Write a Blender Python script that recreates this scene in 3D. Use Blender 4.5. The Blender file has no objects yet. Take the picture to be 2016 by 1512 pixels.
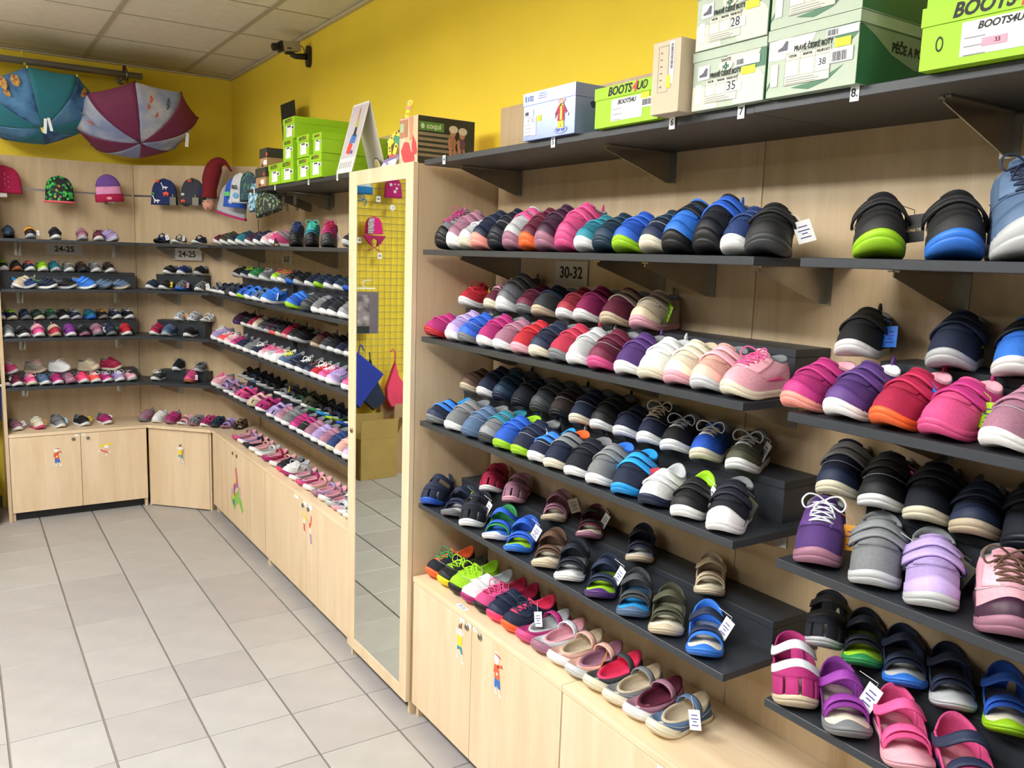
import bpy, math, random
import numpy as np
from mathutils import Vector, Matrix
random.seed(7)
C = bpy.context.scene.collection
SC = bpy.context.scene
# ---------------------------------------------------------------- camera
F_PX, PITCH, YAW, ROLL, EYE = 1664.54, -0.1474, 0.5844, 0.0333, 1.7148
_fw = Vector((math.sin(YAW)*math.cos(PITCH), math.cos(YAW)*math.cos(PITCH), math.sin(PITCH)))
_rt = Vector((math.cos(YAW), -math.sin(YAW), 0)); _up = _rt.cross(_fw)
_R = _rt*math.cos(ROLL)+_up*math.sin(ROLL); _U = -_rt*math.sin(ROLL)+_up*math.cos(ROLL)
cd = bpy.data.cameras.new('camera'); cam = bpy.data.objects.new('camera', cd); C.objects.link(cam)
cd.sensor_fit = 'HORIZONTAL'; cd.sensor_width = 36; cd.lens = F_PX*36/2016; cd.clip_start = .02
cam.matrix_world = Matrix(((_R.x,_U.x,-_fw.x,0),(_R.y,_U.y,-_fw.y,0),(_R.z,_U.z,-_fw.z,EYE),(0,0,0,1)))
SC.camera = cam
# ---------------------------------------------------------------- world, lights, exposure
w = bpy.data.worlds.new('world'); SC.world = w; w.use_nodes = True
w.node_tree.nodes['Background'].inputs[0].default_value = (.9,.93,1,1); w.node_tree.nodes['Background'].inputs[1].default_value = .3
vs = SC.view_settings; vs.view_transform = 'Standard'; vs.look = 'None'; vs.gamma = 1; vs.use_curve_mapping = False
vs.exposure = -0.18
def area(name, loc, sx, sy, power, col=(.955,.98,1)):
    l = bpy.data.lights.new(name,'AREA'); l.shape='RECTANGLE'; l.size=sx; l.size_y=sy; l.energy=power; l.color=col
    o = bpy.data.objects.new(name,l); C.objects.link(o); o.location=loc; return o
LIGHTS = [(-.52,4.35,44),(-.42,2.5,66),(-.42,.7,62),(-2.3,3.4,20),(-2.3,.9,20),(.6,-1.1,26)]
for i,(x,y,p) in enumerate(LIGHTS):      # unseen room lights overhead, each with an uplight added to brighten the ceiling
    area('ceiling_lamp', (x,y,2.655), .30, 1.2, p)
    area('ceiling_lamp', (x,y,2.70), .30, 1.2, p*1.0).rotation_euler=(math.pi,0,0)
# ---------------------------------------------------------------- colour and material helpers
def lin(h):
    v = [int(h[i:i+2],16)/255 for i in (0,2,4)]
    return tuple((c/12.92 if c<=.04045 else ((c+.055)/1.055)**2.4) for c in v)
_M = {}
def mat(name, hexc, rough=.6, metal=0, var=.06, scale=40, bump=0, spec=.5, coat=0, kind='noise'):
    if name in _M: return _M[name]
    m = bpy.data.materials.new(name); m.use_nodes = True; nt = m.node_tree; N = nt.nodes; K = nt.links
    b = N['Principled BSDF']; b.inputs['Roughness'].default_value = rough; b.inputs['Metallic'].default_value = metal
    b.inputs['Specular IOR Level'].default_value = spec; b.inputs['Coat Weight'].default_value = coat
    c = lin(hexc); tc = N.new('ShaderNodeTexCoord')
    n = N.new('ShaderNodeTexNoise'); n.inputs['Scale'].default_value = scale; n.inputs['Detail'].default_value = 3
    K.new(tc.outputs['Object'], n.inputs['Vector'])
    r = N.new('ShaderNodeValToRGB'); r.color_ramp.elements[0].position=.3; r.color_ramp.elements[1].position=.7
    r.color_ramp.elements[0].color = (*[max(0,x*(1-var)-.0) for x in c],1); r.color_ramp.elements[1].color = (*[min(1,x*(1+var)) for x in c],1)
    K.new(n.outputs['Fac'], r.inputs['Fac']); K.new(r.outputs['Color'], b.inputs['Base Color'])
    if bump:
        bp = N.new('ShaderNodeBump'); bp.inputs['Strength'].default_value = bump; bp.inputs['Distance'].default_value = .002
        n2 = N.new('ShaderNodeTexNoise'); n2.inputs['Scale'].default_value = scale*6; K.new(tc.outputs['Object'], n2.inputs['Vector'])
        K.new(n2.outputs['Fac'], bp.inputs['Height']); K.new(bp.outputs['Normal'], b.inputs['Normal'])
    _M[name] = m; return m
def wood(name, hexc, hex2, axis=2, scale=1.0, rough=.42):
    m = bpy.data.materials.new(name); m.use_nodes = True; nt = m.node_tree; N = nt.nodes; K = nt.links
    b = N['Principled BSDF']; b.inputs['Roughness'].default_value = rough; b.inputs['Specular IOR Level'].default_value=.35
    g = N.new('ShaderNodeNewGeometry'); mp = N.new('ShaderNodeMapping')
    sc = [9*scale]*3; sc[axis] = 1.1*scale; mp.inputs['Scale'].default_value = sc
    K.new(g.outputs['Position'], mp.inputs['Vector'])
    n = N.new('ShaderNodeTexNoise'); n.inputs['Scale'].default_value = 1.6; n.inputs['Detail'].default_value = 5; n.inputs['Distortion'].default_value = .6
    K.new(mp.outputs['Vector'], n.inputs['Vector'])
    mp2 = N.new('ShaderNodeMapping'); s2=[90*scale]*3; s2[axis]=5*scale; mp2.inputs['Scale'].default_value=s2; K.new(g.outputs['Position'], mp2.inputs['Vector'])
    n2 = N.new('ShaderNodeTexNoise'); n2.inputs['Scale'].default_value = 2.2; n2.inputs['Detail'].default_value = 3; K.new(mp2.outputs['Vector'], n2.inputs['Vector'])
    mx = N.new('ShaderNodeMath'); mx.operation='MULTIPLY_ADD'; mx.inputs[1].default_value=.3; K.new(n2.outputs['Fac'],mx.inputs[0]); K.new(n.outputs['Fac'],mx.inputs[2])
    r = N.new('ShaderNodeValToRGB'); r.color_ramp.elements[0].position=.45; r.color_ramp.elements[1].position=.85
    r.color_ramp.elements[0].color=(*lin(hex2),1); r.color_ramp.elements[1].color=(*lin(hexc),1)
    K.new(mx.outputs[0], r.inputs['Fac']); K.new(r.outputs['Color'], b.inputs['Base Color'])
    _M[name]=m; return m
MAPLE = wood('maple_laminate','e9d3b4','dcc19c')
MAPLE_H = wood('maple_laminate_top','ecd6b6','dfc49e',axis=1)
MAPLE_X = wood('maple_laminate_back_top','ecd6b6','dfc49e',axis=0)
PANELW = wood('maple_back_panel','d4bd9c','c2a984')
EDGE = mat('maple_edge','e2cda2',.5)
SHELF = mat('anthracite_laminate','30343a',.42,var=.05,scale=60)
KICK = mat('black_plinth','1b1c20',.5)
YEL = mat('yellow_wall_paint','f7da3e',.75,var=.03,scale=3)
CEILT = None
STEEL = mat('brushed_steel','b0aea8',.28,metal=1,var=.04)
WHITE = mat('white_paper','f2f3f5',.6,var=.01)
BLACKINK = mat('black_ink','141416',.6,var=0)
# ---------------------------------------------------------------- mesh helpers
class G:
    def __init__(s): s.v=[]; s.f=[]
    def add(s, vs, fs):
        o=len(s.v); s.v += [tuple(v) for v in vs]; s.f += [tuple(i+o for i in f) for f in fs]; return s
    def box(s, a, b, M=None):
        x0,y0,z0=a; x1,y1,z1=b
        vs=[(x0,y0,z0),(x1,y0,z0),(x1,y1,z0),(x0,y1,z0),(x0,y0,z1),(x1,y0,z1),(x1,y1,z1),(x0,y1,z1)]
        if M is not None: vs=[tuple(M@Vector(v)) for v in vs]
        return s.add(vs,[(0,3,2,1),(4,5,6,7),(0,1,5,4),(1,2,6,5),(2,3,7,6),(3,0,4,7)])
    def cbox(s, a, b, c=.002):
        x0,y0,z0=a; x1,y1,z1=b; vs=[];
        for z,i in ((z0,c),(z0+c,0),(z1-c,0),(z1,c)):
            vs += [(x0+i,y0+i+0,z),(x1-i,y0+i,z),(x1-i,y1-i,z),(x0+i,y1-i,z)]
        fs=[(0,3,2,1),(12,13,14,15)]
        for k in range(3):
            for j in range(4): fs.append((k*4+j,k*4+(j+1)%4,k*4+4+(j+1)%4,k*4+4+j))
        return s.add(vs,fs)
    def prism(s, poly, z0, z1, M=None):      # polygon in xy, extruded in z
        n=len(poly); vs=[(x,y,z0) for x,y in poly]+[(x,y,z1) for x,y in poly]
        if M is not None: vs=[tuple(M@Vector(v)) for v in vs]
        return s.add(vs,[tuple(reversed(range(n))),tuple(range(n,2*n))]+[(i,(i+1)%n,n+(i+1)%n,n+i) for i in range(n)])
    def tube(s, pts, r, n=8, closed=False):
        P=[Vector(p) for p in pts]; m=len(P); rings=[]
        prev=None
        for i,p in enumerate(P):
            if closed: t=(P[(i+1)%m]-P[i-1])
            else: t=(P[min(i+1,m-1)]-P[max(i-1,0)])
            t.normalize()
            if prev is None:
                a=Vector((0,0,1)) if abs(t.z)<.9 else Vector((1,0,0)); u=t.cross(a).normalized()
            else:
                u=(prev-t*prev.dot(t)); u = u.normalized() if u.length>1e-6 else t.orthogonal().normalized()
            prev=u; v=t.cross(u)
            rr=r[i] if hasattr(r,'__len__') else r
            rings.append([p+u*math.cos(2*math.pi*k/n)*rr+v*math.sin(2*math.pi*k/n)*rr for k in range(n)])
        vs=[q for R_ in rings for q in R_]; fs=[]
        for i in range(m if closed else m-1):
            for k in range(n): fs.append((i*n+k,i*n+(k+1)%n,((i+1)%m)*n+(k+1)%n,((i+1)%m)*n+k))
        if not closed: fs += [tuple(reversed(range(n))),tuple((m-1)*n+k for k in range(n))]
        return s.add(vs,fs)
    def lathe(s, prof, n=20, M=None, cap=True):   # (r,z) profile about z
        vs=[]; m=len(prof)
        for r,z in prof: vs += [(r*math.cos(2*math.pi*k/n),r*math.sin(2*math.pi*k/n),z) for k in range(n)]
        if M is not None: vs=[tuple(M@Vector(v)) for v in vs]
        fs=[(i*n+k,i*n+(k+1)%n,(i+1)*n+(k+1)%n,(i+1)*n+k) for i in range(m-1) for k in range(n)]
        if cap: fs += [tuple(reversed(range(n))),tuple((m-1)*n+k for k in range(n))]
        return s.add(vs,fs)
    def slab(s, outer, inner):               # two nv x nu grids of points joined into a closed slab
        nu=len(outer); nv=len(outer[0]); vs=[p for r in outer for p in r]+[p for r in inner for p in r]; o=nu*nv; fs=[]
        for i in range(nu-1):
            for j in range(nv-1):
                a=i*nv+j; b=a+1; c=a+nv+1; d=a+nv
                fs.append((a,b,c,d)); fs.append((o+a,o+d,o+c,o+b))
        for i in range(nu-1):
            a=i*nv; d=a+nv; fs.append((a,d,o+d,o+a)); a=i*nv+nv-1; d=a+nv; fs.append((a,o+a,o+d,d))
        for j in range(nv-1):
            a=j; fs.append((a,o+a,o+a+1,a+1)); a=(nu-1)*nv+j; fs.append((a,a+1,o+a+1,o+a))
        return s.add(vs,fs)
    def mesh(s, name, smooth=False, angle=None):
        me=bpy.data.meshes.new(name); me.from_pydata(s.v,[],s.f); me.update()
        if smooth: me.polygons.foreach_set('use_smooth',[True]*len(me.polygons))
        return me
def fixn(me):
    import bmesh
    bm=bmesh.new(); bm.from_mesh(me); bmesh.ops.recalc_face_normals(bm, faces=bm.faces); bm.to_mesh(me); bm.free(); return me
def obj(name, g, m, parent=None, smooth=False, loc=None, fix=True):
    me = g.mesh(name, smooth) if isinstance(g,G) else g
    if fix and isinstance(g,G): fixn(me)
    if len(me.materials)==0: me.materials.append(m)
    o=bpy.data.objects.new(name,me); C.objects.link(o)
    if parent is not None: o.parent=parent
    if loc is not None: o.location=loc
    return o
def tag(o,label=None,cat=None,group=None,kind=None):
    if label: o['label']=label
    if cat: o['category']=cat
    if group: o['group']=group
    if kind: o['kind']=kind
    return o
def thing(name,label,cat,loc=(0,0,0),rz=0,group=None):
    o=bpy.data.objects.new(name,None); C.objects.link(o); o.location=loc; o.rotation_euler=(0,0,rz); o.empty_display_size=.05
    return tag(o,label,cat,group)
def struct(name,g,m,smooth=False): return tag(obj(name,g,m,smooth=smooth),kind='structure')
def text(s, size, m, parent, mw, name='lettering', shear=0, bold=0, align='CENTER', depth=.0003, xs=1):
    cu=bpy.data.curves.new(name,'FONT'); cu.body=s; cu.size=size; cu.shear=shear; cu.offset=bold; cu.extrude=depth
    cu.align_x=align; cu.align_y='CENTER'; cu.resolution_u=3
    t=bpy.data.objects.new(name,cu); C.objects.link(t)
    me=bpy.data.meshes.new_from_object(t); bpy.data.objects.remove(t); bpy.data.curves.remove(cu)
    me.transform(mw@Matrix.Diagonal((xs,1,1,1))); me.materials.clear(); me.materials.append(m)
    o=bpy.data.objects.new(name,me); C.objects.link(o); o.parent=parent; return o
# frames whose local x runs along the surface and z out of it
def face_negx(x,y,z): return Matrix(((0,0,-1,x),(-1,0,0,y),(0,1,0,z),(0,0,0,1)))    # surface facing the aisle, text reads with +y on its left
def face_negy(x,y,z): return Matrix(((1,0,0,x),(0,0,-1,y),(0,1,0,z),(0,0,0,1)))
_s=math.sqrt(.5)
def face_diag(x,y,z): return Matrix(((_s,0,-_s,x),(-_s,0,-_s,y),(0,1,0,z),(0,0,0,1)))
def panel(g, mw, x0,z0,x1,z1,t=.0006,off=0): return g.box((x0,z0,off),(x1,z1,off+t),mw)
# ================================================================ room
XP, XW, YP, YW, ZC = 1.67, 1.70, 6.20, 6.26, 2.89
g=G().box((-3.2,-2.6,-.12),(1.9,6.45,-.012)); floor=struct('floor',g,mat('grout_bed','8b8078',.9,var=.08,scale=30))
GX0,GY0,T=.0731,5.8924,.30
tile_m = mat('stoneware_tile','adaaa8',.38,var=.05,scale=9,spec=.5)
_nt=tile_m.node_tree; _b=_nt.nodes['Principled BSDF']; _src=_b.inputs['Base Color'].links[0].from_socket
_oi=_nt.nodes.new('ShaderNodeObjectInfo'); _rp=_nt.nodes.new('ShaderNodeValToRGB'); _rp.color_ramp.elements[0].color=(.90,.87,.87,1); _rp.color_ramp.elements[1].color=(1,1,.985,1)
_mx=_nt.nodes.new('ShaderNodeMixRGB'); _mx.blend_type='MULTIPLY'; _mx.inputs[0].default_value=1; _nt.links.new(_oi.outputs['Random'],_rp.inputs['Fac']); _nt.links.new(_src,_mx.inputs[1]); _nt.links.new(_rp.outputs['Color'],_mx.inputs[2]); _nt.links.new(_mx.outputs[0],_b.inputs['Base Color'])
tme = G().cbox((.0035,.0018,-.011),(.2965,.2982,0),.0015); tme=fixn(tme.mesh('floor_tile')); tme.materials.append(tile_m)
far=G()
for i in range(-11,6):
    for j in range(-2,29):
        x0=GX0+i*T; y1=GY0-j*T; y0=y1-T
        if x0>1.6: continue
        if -4<=i<=4 and -1<=j<=15:
            o=bpy.data.objects.new('floor_tile',tme); C.objects.link(o); o.parent=floor; o.location=(x0,y0,random.uniform(-.0006,.0002))
        else: far.box((x0+.0035,y0+.0018,-.011),(min(x0+.2965,1.69),y0+.2982,0))
tag(obj('floor_tiles',far,tile_m,floor),kind='stuff')
# walls
struct('wall_right',G().box((XW,-2.6,0),(XW+.12,6.4,ZC+.1)),YEL)
wb=struct('wall_back',G().box((-3.2,YW,0),(XW,YW+.12,ZC+.1)),YEL)
struct('baseboard_back',G().cbox((-3.1,YW-.012,0),(.19,YW,.08)),mat('grey_skirting','5f6066',.5))
struct('wall_left',G().box((-3.2,-2.6,0),(-3.1,6.4,ZC+.1)),mat('taupe_wall_paint','8f8a7c',.8,var=.02,scale=3))
struct('wall_front',G().box((-3.2,-2.72,0),(1.8,-2.6,ZC+.1)),mat('taupe_wall_paint','8f8a7c'))
# ceiling: plate, runners, tiles
def ceilmat():
    m=mat('mineral_fibre_tile','dcd4c6',.9,var=.05,scale=25,bump=.25); nt=m.node_tree; N=nt.nodes; K=nt.links
    b=N['Principled BSDF']; v=N.new('ShaderNodeTexVoronoi'); v.inputs['Scale'].default_value=95
    g_=N.new('ShaderNodeNewGeometry'); K.new(g_.outputs['Position'],v.inputs['Vector'])
    r=N.new('ShaderNodeValToRGB'); r.color_ramp.elements[0].position=.06; r.color_ramp.elements[1].position=.14
    r.color_ramp.elements[0].color=(.55,.55,.55,1); r.color_ramp.elements[1].color=(1,1,1,1); K.new(v.outputs['Distance'],r.inputs['Fac'])
    mx=N.new('ShaderNodeMixRGB'); mx.blend_type='MULTIPLY'; mx.inputs[0].default_value=.55
    src=b.inputs['Base Color'].links[0].from_socket; K.new(src,mx.inputs[1]); K.new(r.outputs['Color'],mx.inputs[2]); K.new(mx.outputs[0],b.inputs['Base Color'])
    return m
CT=ceilmat(); RUN=mat('ceiling_grid_paint','b3a892',.55,var=.02)
ceil=struct('ceiling',G().box((-3.2,-2.6,ZC+.03),(XW,YW,ZC+.12)),mat('ceiling_void','55504a',.9))
run=[.77+.61*k for k in range(-6,2)]; rows=[5.545-.6067*k for k in range(-1,14)]
g=G()
for x in run: g.box((x-.012,-2.6,ZC-.001),(x+.012,YW,ZC+.012))
tag(obj('main_runners',g,RUN,ceil),kind='stuff')
g=G()
for y in rows: g.box((-3.2,y-.004,ZC+.001),(XW,y+.004,ZC+.012))
tag(obj('cross_tees',g,mat('ceiling_tee_paint','978b76',.6),ceil),kind='stuff')
xs=sorted([-3.2]+run+[XW]); ys=sorted([-2.6]+rows+[YW])
ys=[y for y in ys if y<=YW]
for i in range(len(xs)-1):
    for j in range(len(ys)-1):
        a,b,c_,d=xs[i]+.0125,xs[i+1]-.0125,ys[j]+.005,ys[j+1]-.005
        if b-a<.05 or d-c_<.04: continue
        lit=any(abs((a+b)/2-lx)<.33 and abs((c_+d)/2-ly)<.6 for lx,ly,_ in LIGHTS)
        obj('ceiling_tile',G().cbox((a,c_,ZC+.002),(b,d,ZC+.016),.002),CT,ceil)
struct('trim_1',G().box((XW-.022,-2.6,ZC-.014),(XW-.0005,YW-.001,ZC-.001)),mat('ceiling_edge_trim','c9bd9c',.6))
struct('trim_2',G().box((-3.2,YW-.02,ZC-.012),(XW-.023,YW-.0005,ZC-.001)),mat('ceiling_edge_trim','c9bd9c'))
lamp_m=mat('lamp_housing','d8d8d6',.4)
for k,(x,y,p) in enumerate(LIGHTS):  # hanging fixtures added out of view to carry the downlights and added uplights
    g=G().cbox((x-.15,y-.6,2.662),(x+.15,y+.6,2.693),.003)
    for yy in (-.45,.45): g.tube([(x,y+yy,2.693),(x,y+yy,ZC)],.004,6)
    tag(obj('added_lamp_fixture',g,lamp_m),'suspended white luminaire outside the picture, '+['nearest the umbrellas','above the aisle before the mirror','above the photographer','far side of the room by the back wall','far side of the room near the front','behind the photographer'][k],'lamp')
# ================================================================ panelling
PT=2.243; RAILZ=2.043
STRIP=mat('panel_joint_strip','cbb594',.4)
def wallpanels():
    pr_=thing('wall_panelling','maple laminate wall panelling behind the shelves of the right wall','panelling',(XP,3,0))
    pr_.location=(0,0,0)
    ysr=[(5.56,4.41),(4.41,3.24),(2.655,1.452),(1.444,.25),(.242,-1.0)]
    for a,b in ysr:
        obj('panel',G().box((XP,b,.55),(XP+.018,a,1.096)),PANELW,pr_)
        obj('panel',G().box((XP,b,1.10),(XP+.018,a,RAILZ-.006)),PANELW,pr_)
        obj('panel',G().box((XP,b,RAILZ+.006),(XP+.018,a,PT)),PANELW,pr_)
    g=G()
    for y in (1.448,.246): g.box((XP-.003,y-.008,.552),(XP+.016,y+.008,PT-.001))
    for a,b in ysr: g.box((XP+.006,b,RAILZ-.006),(XP+.018,a,RAILZ+.006)); g.box((XP+.004,b,1.096),(XP+.017,a,1.10))
    obj('joint_strip',g,STRIP,pr_)
    pb=thing('wall_panelling','maple laminate wall panelling behind the shelves of the back wall','panelling')
    RAILM=mat('rail_metal','86858a',.35,metal=.8)
    for z0,z1 in ((.55,1.096),(1.10,RAILZ-.006),(RAILZ+.006,PT)):
        obj('panel',G().box((.232,YP,z0),(1.022,YP+.018,z1)),PANELW,pb)
    obj('hanging_rail',G().box((.232,YP+.002,RAILZ-.006),(1.022,YP+.016,RAILZ+.006)),RAILM,pb)
    obj('joint_strip',G().box((1.0225,YP-.003,.552),(1.031,YP+.012,PT-.001)),STRIP,pb)
    pd=thing('wall_panelling','maple laminate panelling set diagonally across the corner','panelling')
    mw=face_diag(1.351,5.881,0); L=.448
    for z0,z1 in ((.55,1.096),(1.10,RAILZ-.006),(RAILZ+.006,PT)): obj('panel',G().box((-L,z0,-.016),(L,z1,.001),mw),PANELW,pd)
    obj('hanging_rail',G().box((-L,RAILZ-.006,-.014),(L,RAILZ+.006,-.001),mw),RAILM,pd)
wallpanels()
# ================================================================ shelves
def bracket(parent, mw):
    # local: x across, y up (shelf underside at 0), z out of wall
    g=G(); S=lambda p: [tuple(mw@Vector(q)) for q in p]
    t=.0015
    pr=[(0,0,0),(0,0,.235),(0,-.012,.235),(0,-.082,.02),(0,-.082,0)]
    vs=S([(x-t,y,z) for x,y,z in pr]+[(x+t,y,z) for x,y,z in pr]); n=5
    g.add(vs,[tuple(range(n)),tuple(reversed(range(n,2*n)))]+[(i,i+n,(i+1)%n+n,(i+1)%n) for i in range(n)])
    g.box((-.018,-.085,0),(.018,-.0005,.003),mw); g.box((-.012,-.004,.02),(.012,-.0005,.235),mw)
    return obj('bracket',g,STEEL,parent)
LV=[('A',.838),('B',1.138),('C',1.436),('D',1.735),('E',2.034)]
def nth(z): return {.838:'lowest',1.138:'second lowest',1.436:'middle',1.735:'eye-level',2.034:'topmost'}[z]
def shelf_x(boards, z, brs, where, xf=1.35):
    t=thing('wall_shelf','anthracite grey %s shelf board on steel brackets %s'%(nth(z),where),'shelf',(1.51,(boards[0][0]+boards[-1][1])/2,z))
    o=Vector(t.location)
    for k,(a,b) in enumerate(boards): obj('shelf_board',G().cbox((xf-.002*(k%2),b+.0008,z-.018),(XP-.0005,a-.0008,z),.0012),SHELF,t,loc=-o)
    for y in brs:
        br=bracket(t, face_negx(XP-.0005,y,z-.0183)); br.location=-o
    return t
def riser_x(segs, z, zt, where, xf=1.545):
    for k,(a,b) in enumerate(segs):
        side='' if len(segs)==1 else (', farther half' if k==0 else ', nearer half')
        t=thing('display_riser','dark grey step block behind the %s shelf %s%s'%(nth(z),where,side),'riser',(1.6,(a+b)/2,z)); o=Vector(t.location)
        obj('top_board',G().cbox((xf,b,zt-.018),(XP-.003,a,zt),.001),SHELF,t,loc=-o)
        g=G().box((xf+.0015,b+.0005,z+.0004),(xf+.018,a-.0005,zt-.0188)).box((xf+.0185,b+.001,z+.0004),(XP-.004,b+.018,zt-.0185)).box((xf+.0185,a-.018,z+.0004),(XP-.004,a-.001,zt-.0185))
        obj('front_board',g,SHELF,t,loc=-o)
RT={.838:.901,1.138:1.236,1.436:1.536}
for _,z in LV:
    if z==2.034: shelf_x([(2.622,1.20),(1.199,-.6)],z,[2.52,1.763,.858,.2],'right of the mirror')
    else:
        shelf_x([(2.622,1.674),(1.673,1.171)],z,[2.51,1.78] + ([1.59,1.236] if z==1.735 else [1.30]),'right of the mirror')
        shelf_x([(1.061,.12),(.119,-.6)],z,[.92,.3],'at the right edge')
    shelf_x([(5.555,4.352),(4.351,3.232)],z,[5.44,4.21] if z!=2.034 else [5.3,4.3],'left of the mirror') if z!=2.034 else shelf_x([(4.70,3.232)],z,[4.6,4.303],'left of the mirror')
    if z in RT:
        riser_x([(2.655,1.206)],z,RT[z],'right of the mirror'); riser_x([(1.0,.1)],z,RT[z],'at the right edge')
        riser_x([(5.42 if z<1 else 5.5,4.532),(4.467,3.24)],z,RT[z],'left of the mirror')
    if z<2:
        # back wall
        t=thing('wall_shelf','anthracite grey %s shelf board on the back wall'%nth(z),'shelf',(.6,6.03,z)); o=Vector(t.location)
        obj('shelf_board',G().cbox((.232,5.872,z-.018),(1.0,YP-.0005,z),.0012),SHELF,t,loc=-o)
        for x in (.345,.905): bracket(t,face_negy(x,YP-.0005,z-.0183)).location=-o
        t=thing('wall_shelf','anthracite grey %s shelf board across the diagonal corner'%nth(z),'shelf',(1.25,5.85,z)); o=Vector(t.location)
        obj('shelf_board',G().prism([(1.002,5.875),(1.012,5.873),(1.345,5.5615),(1.349,5.5565),(1.66,5.5565),(1.023,6.1935),(1.002,6.1935)],z-.018,z),SHELF,t,loc=-o)
        for s in (-.14,.17): bracket(t,face_diag(1.350+s*_s,5.8795-s*_s,z-.0183)).location=-o
        if z in RT:
            t=thing('display_riser','dark grey step block at the back of the %s back wall shelf'%nth(z),'riser',(.6,6.12,z)); o=Vector(t.location); zt=RT[z]
            obj('top_board',G().cbox((.233,6.055,zt-.018),(1.0,YP-.002,zt),.001),SHELF,t,loc=-o)
            obj('front_board',G().box((.2335,6.0565,z+.0004),(.9995,6.073,zt-.0188)).box((.982,6.0735,z+.0004),(.999,YP-.004,zt-.0188)),SHELF,t,loc=-o)
            t=thing('display_riser','dark grey step block on the %s corner shelf'%nth(z),'riser',(1.27,5.87,z)); o=Vector(t.location)
            mw=face_diag(1.2425,5.8675,0)
            g=G().box((-.175,zt-.018,-.082),(.175,zt,0),mw); obj('top_board',g,SHELF,t,loc=-o)
            g=G().box((-.1745,z+.0004,-.0185),(.1745,zt-.0188,-.001),mw).box((-.1745,z+.0004,-.080),(-.157,zt-.0188,-.019),mw).box((.157,z+.0004,-.080),(.1745,zt-.0188,-.019),mw)
            obj('front_board',g,SHELF,t,loc=-o)
# ================================================================ cabinets
DH,DB,ZT=.531,.056,.551
LOCK=mat('nickel_lock','9a948c',.25,metal=1)
def lock(parent,mw):
    g=G().lathe([(.011,0),(.011,.004),(.009,.006),(.003,.0062),(.003,.004),(.0001,.004)],16,mw); g.box((-.0012,-.007,.006),(.0012,.007,.0066),mw)
    return obj('lock',g,LOCK,parent,smooth=False)
def cabinet_x(y1,y0,label,seam,locks,handle=True):
    t=thing('base_cabinet',label,'cabinet',(1.5,(y0+y1)/2,0)); o=Vector(t.location)
    A=lambda n,g,m: obj(n,g,m,t,loc=-o)
    A('side_panel',G().box((1.372,y1-.018,0),(XP,y1-.0005,ZT-.0205)),MAPLE); A('side_panel',G().box((1.372,y0+.0005,0),(XP,y0+.018,ZT-.0205)),MAPLE)
    A('worktop',G().cbox((1.350,y0+.0008,ZT-.020),(XP-.0005,y1-.0008,ZT),.001),MAPLE_H)
    A('plinth',G().box((1.40,y0+.0185,0),(1.416,y1-.0185,.075)),KICK)
    A('cabinet_floor',G().box((1.3725,y0+.0185,.0755),(XP,y1-.0185,.09)),MAPLE)
    for k,(a,b) in enumerate(((y1-.003,seam+.0015),(seam-.0015,y0+.003))):
        d=A('door',G().cbox((1.352,b,DB),(1.370,a,DH-.003),.001),MAPLE)
        mw=face_negx(1.3518,locks[k][0],locks[k][1])
        lock(d,mw)
    return t,o
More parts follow.
